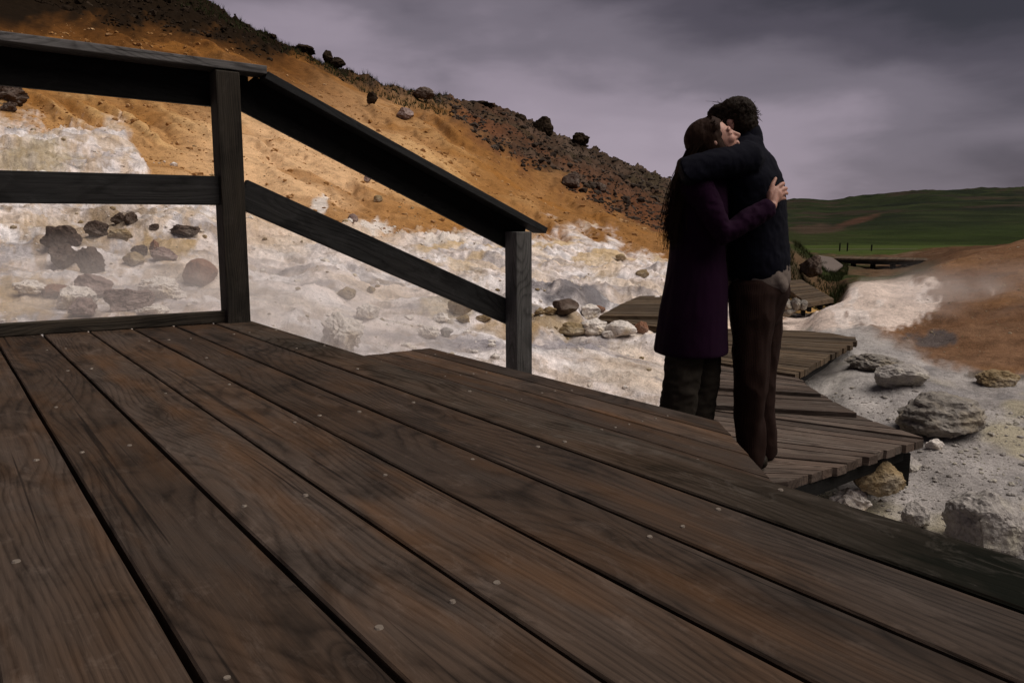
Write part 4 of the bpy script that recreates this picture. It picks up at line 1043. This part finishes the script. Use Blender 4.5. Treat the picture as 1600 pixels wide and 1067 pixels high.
# flat hem: cut the rounded bottom off and open folds
me = coat.data; zc = Wp(1079, 549, 3.6).z
for v in me.vertices:
    if v.co.z < zc: v.co.z = zc+(v.co.z-zc)*.05
me.update()
cs = Blob()
cs.ring_tube([neckb+Vector((0, -.03, -.05)), shn+Vector((0, 0, .0)), shn.lerp(eln, .5), eln, eln.lerp(wrn, .45), wrn.lerp(eln, .12)], [.075, .072, .060, .056, .050, .043], 18)
cs.ring_tube([neckb+Vector((0, .03, -.05)), shf, elf, wrf], [.075, .070, .056, .045], 18)
cs.build('sleeve', C_PURPLE, woman, .007, 3, .010, 13)
tb = Blob()
for hp, kn, an, ft in legs:
    tb.ring_tube([hp.lerp(kn, .35), hp.lerp(kn, .6), kn, kn.lerp(an, .5), an+Vector((0, 0, -.045))], [.085, .088, .082, .083, .082], 18)
tb.build('trousers', C_OLIVE, woman, .0075, 4, .018, 6, (1, 1, 1.8))
sb_ = Blob()
for hp, kn, an, ft in legs:
    sb_.ring_tube([ft+Vector((-.055, 0, .036)), ft+Vector((.04, 0, .045)), ft+Vector((.15, -.01, .032))], [(.042, .036), (.045, .04), (.036, .026)], 14, side=(0, 1, 0))
    sb_.ring_tube([ft+Vector((0, 0, .05)), ft+Vector((0, 0, .10))], [.045, .045], 14)
sb_.build('shoes', C_SHOE, woman, .006, 2)
def Th(M, c, k): return lambda x, y, z: c+M @ Vector((x*k, y*k, z*k))
def tri_strand(V_, F_, pts, w0, w1):
    n = len(pts); base_ = len(V_)
    for i, p_ in enumerate(pts):
        T = (pts[min(i+1, n-1)]-pts[max(i-1, 0)]); T = T.normalized() if T.length > 1e-6 else Vector((0, 0, 1))
        X_ = T.cross(Vector((.3, .9, .2))).normalized(); Y_ = T.cross(X_); r_ = w0+(w1-w0)*i/(n-1)
        for k in range(3): a = 2.1*k; V_.append(p_+X_*math.cos(a)*r_+Y_*math.sin(a)*r_)
    for i in range(n-1):
        for k in range(3): a = base_+i*3; F_.append((a+k, a+(k+1) % 3, a+3+(k+1) % 3, a+3+k))
def bez(P_, n=10):
    out = []
    for i in range(n):
        t_ = i/(n-1); q_ = [Vector(p_) for p_ in P_]
        while len(q_) > 1: q_ = [q_[j].lerp(q_[j+1], t_) for j in range(len(q_)-1)]
        out.append(q_[0])
    return out
T = Th(MW, hcW, .94)
hb = Blob()
hb.ell(T(-.030, 0, .040), (.092, .084, .088), MW); hb.ell(T(-.055, 0, -.020), (.065, .080, .085), MW)
hb.ell(T(.000, 0, .066), (.068, .074, .056), MW)
for s_ in (-1, 1): hb.ell(T(-.022, s_*.045, -.015), (.056, .042, .085), MW)
tail = [T(-.07, -.01, -.05), Wp(1072, 262, 3.50), Wp(1060, 300, 3.55), Wp(1054, 340, 3.55), Wp(1050, 372, 3.54)]
hb.ring_tube(tail, [(.075, .07), (.070, .05), (.060, .036), (.048, .028), (.030, .018)], 16, side=(0, 1, 0))
hairw = hb.build('hair', HAIR_W, woman, .006, 2, .006, 30, (1, 1, .3))
V_, F_ = [], []
for i in range(520):
    th = random.uniform(-1.6, 1.6); 
    a0 = T(random.uniform(-.04, .048), math.sin(th)*.078, .055+math.cos(th)*.068)
    a1 = T(-.10+random.uniform(-.02, .01), math.sin(th)*.088, .03)
    off = Vector((random.gauss(0, .018), random.gauss(0, .045), 0))
    a2 = Wp(1062+random.gauss(0, 5), 262, 3.5)+off; a3 = Wp(1054+random.gauss(0, 6), 320, 3.54)+off; a4 = Wp(1049+random.gauss(0, 7), 365+random.uniform(-25, 28), 3.53)+off*.8
    tri_strand(V_, F_, bez([a0, a1, a2, a3, a4], 11), .0016, .0006)
link('hair_strands', mesh('hair_strands', V_, F_, True), HAIR_W, woman)['kind'] = 'stuff'
V_, F_ = [], []
for s_ in (-1, 1):
    tri_strand(V_, F_, [T(.080+.004*math.sin(a*3.14), s_*(.018+.028*a), .001-.004*math.sin(a*3.14)) for a in (0, .2, .4, .6, .8, 1)], .0016, .0012)
    tri_strand(V_, F_, [T(.086-.010*a, s_*(.014+.034*a), .026+.005*math.sin(a*3.14)) for a in (0, .25, .5, .75, 1)], .0022, .001)
link('eyelashes', mesh('eyelashes', V_, F_), LASH, woman)

# --- man ------------------------------------------------------------
mb = Blob()
hcM = Wp(1147, 196, 3.74)
MM = frame((-.80, .55, -.22), (-.15, .05, 1))
head(mb, hcM, MM, 1.0)
Fm = Vector((-.86, .50, 0)).normalized(); Lm = Vector((0, 0, 1)).cross(Fm)      # Lm = his left, towards the camera
tp = [(1184, 450, .15, .115), (1182, 410, .155, .115), (1180, 370, .15, .11), (1176, 320, .18, .125), (1172, 275, .19, .12), (1166, 244, .12, .08)]
mb.ring_tube([Wp(u, v, 3.68) for u, v, *_ in tp], [(a, b) for *_, a, b in tp], 20, side=Lm)
mb.ring_tube([Wp(1168, 246, 3.70), Wp(1164, 225, 3.72), hcM+MM @ Vector((-.03, 0, -.06))], [.062, .058, .060], 14)
sn = Wp(1162, 247, 3.50); en = Wp(1075, 266, 3.37); wn_ = Wp(1078, 292, 3.62)
mb.ring_tube([Wp(1166, 250, 3.64), sn, sn.lerp(en, .5), en, en.lerp(wn_, .5), wn_], [.06, .058, .05, .042, .038, .028], 14)
hand(mb, wn_, wn_+Vector((.015, .05, .0)), [wn_+Vector((.03, .09, .03-.02*i)) for i in range(4)], [wn_+Vector((.05, .12, .035-.022*i)) for i in range(4)], [wn_+Vector((.08, .135, .035-.022*i)) for i in range(4)],
     [wn_+Vector((.0, .02, .02)), wn_+Vector((.02, .035, .04)), wn_+Vector((.035, .05, .055)), wn_+Vector((.045, .065, .062))])
sf_ = Wp(1190, 252, 3.84); ef = Wp(1130, 335, 3.92); wf = Wp(1080, 372, 3.80)
mb.ring_tube([Wp(1170, 252, 3.72), sf_, ef, wf], [.06, .056, .044, .030], 14)
hand(mb, wf, wf+Vector((-.03, -.03, .0)), [wf+Vector((-.05, -.06, .03-.02*i)) for i in range(4)], [wf+Vector((-.06, -.09, .035-.022*i)) for i in range(4)], [wf+Vector((-.055, -.12, .035-.022*i)) for i in range(4)],
     [wf+Vector((-.0, -.01, .02)), wf+Vector((-.015, -.03, .035)), wf+Vector((-.02, -.05, .045)), wf+Vector((-.02, -.065, .05))])
mlegs = []
for (uh, vh, dh, uk, vk, dk, fu, fd) in ((1175, 452, 3.60, 1174, 592, 3.58, 1172, 3.60), (1192, 452, 3.76, 1186, 592, 3.75, 1188, 3.78)):
    hp, kn = Wp(uh, vh, dh), Wp(uk, vk, dk); ft = foot(fu, fd); an = ft+Vector((.01, 0, .11))
    mb.ring_tube([hp, hp.lerp(kn, .5), kn, kn.lerp(an, .35), an, ft+Vector((.0, 0, .06))], [.095, .080, .058, .058, .040, .040], 14)
    mb.ring_tube([ft+Vector((.05, 0, .04)), ft+Vector((-.06, .02, .038)), ft+Vector((-.16, .05, .026))], [(.038, .034), (.042, .03), (.034, .02)], 12, side=Lm)
    mlegs.append((hp, kn, an, ft))
man = mb.build('person', SKIN, None, .0045, 2)
tag(man, 'man in dark navy sweater and brown trousers, seen from behind, hugging the woman', 'person')
kb = Blob()
kp = [(1183, 424, .185, .145), (1183, 405, .19, .148), (1180, 365, .185, .145), (1175, 320, .205, .150), (1171, 280, .215, .145), (1168, 254, .185, .115), (1166, 236, .11, .085)]
kb.ring_tube([Wp(u, v, 3.68) for u, v, *_ in kp], [(a, b) for *_, a, b in kp], 28, side=Lm)
kb.ring_tube([Wp(1167, 240, 3.69), Wp(1167, 218, 3.715)], [.078, .068], 20)
kb.ring_tube([Wp(1170, 252, 3.66), Wp(1164, 249, 3.52), sn.lerp(en, .5), en, en.lerp(wn_, .55), wn_], [.088, .080, .066, .060, .054, .044], 20)
kb.ring_tube([Wp(1172, 252, 3.72), sf_, ef, wf], [.085, .076, .060, .045], 20)
sw = kb.build('sweater', C_NAVY, man, .0075, 4, .008, 11)
cl2 = Blob()
cl2.ring_tube([Wp(1168, 224, 3.712), Wp(1167, 211, 3.722)], [.072, .070], 20); cl2.build('collar', C_NAVY, man, .006, 2)
hm = Blob()
hm.ring_tube([Wp(1184, 432, 3.68), Wp(1184, 418, 3.68)], [(.192, .150), (.19, .149)], 28, side=Lm)
shm = Blob()
shm.ring_tube([Wp(1186, 441, 3.68), Wp(1185, 420, 3.68)], [(.175, .142), (.178, .142)], 28, side=Lm)
shm.ring_tube([Wp(1222, 446, 3.58), Wp(1212, 428, 3.56)], [(.05, .03), (.05, .03)], 16, side=Lm)
shm.build('shirt_tail', C_TAUPE, man, .006, 6, .004, 9, (1, 1, 2))
tm = Blob()
tm.ring_tube([Wp(1185, 432, 3.68), Wp(1186, 455, 3.68), Wp(1184, 485, 3.68)], [(.16, .125), (.172, .138), (.15, .115)], 24, side=Lm)
for hp, kn, an, ft in mlegs:
    tm.ring_tube([hp+Vector((0, 0, -.02)), hp.lerp(kn, .5), kn, kn.lerp(an, .55)+Vector((-.012, 0, 0)), an+Vector((0, 0, .02)), an+Vector((.0, 0, -.07))], [.112, .094, .076, .072, .070, .068], 20)
tm.build('trousers', C_BROWN, man, .0075, 4, .020, 6, (1, 1, .5))
sh2 = Blob()
for hp, kn, an, ft in mlegs:
    sh2.ring_tube([ft+Vector((.055, 0, .040)), ft+Vector((-.05, .02, .045)), ft+Vector((-.17, .05, .034))], [(.046, .038), (.050, .042), (.04, .028)], 14, side=Lm)
sh2.build('shoes', C_SHOE, man, .006, 2)
T = Th(MM, hcM, 1.)
hb = Blob()
hb.ell(T(-.016, 0, .042), (.094, .083, .084), MM); hb.ell(T(-.045, 0, -.005), (.064, .077, .072), MM); hb.ell(T(.05, 0, .08), (.060, .060, .036), MM)
hb.ell(T(-.055, 0, -.05), (.042, .055, .045), MM)
hb.build('hair', HAIR_M, man, .006, 2, .014, 34)
V_, F_ = [], []
for i in range(750):
    dv = Vector((random.uniform(-1.1, .75), random.gauss(0, .6), random.uniform(-.35, 1.))).normalized()
    a0 = T(-.016+dv.x*.082, dv.y*.076, .030+dv.z*.073)
    out = MM @ dv; le = random.uniform(.010, .030)
    wind = Vector((-.5, -.1, .15))
    flow = (MM @ Vector((-.3, 0, -.8))).lerp(wind, random.random()**2)
    a1 = a0+out*le*.5; a2 = a1+(out*.35+flow*.8).normalized()*le*.6; a3 = a2+(flow+Vector((random.gauss(0, .35), random.gauss(0, .35), random.gauss(0, .35))))*le*.5
    if dv.x > .3 and dv.z > .2: a3 = a2+(wind*1.3+Vector((random.gauss(0, .3), random.gauss(0, .3), random.gauss(0, .45))))*le*1.4
    tri_strand(V_, F_, bez([a0, a1, a2, a3], 6), .0017, .0005)
link('hair_strands', mesh('hair_strands', V_, F_, True), HAIR_M, man)['kind'] = 'stuff'

S.render.engine = 'CYCLES'
S.cycles.volume_bounces = 1; S.cycles.max_bounces = 6
print('objects', len(bpy.data.objects))
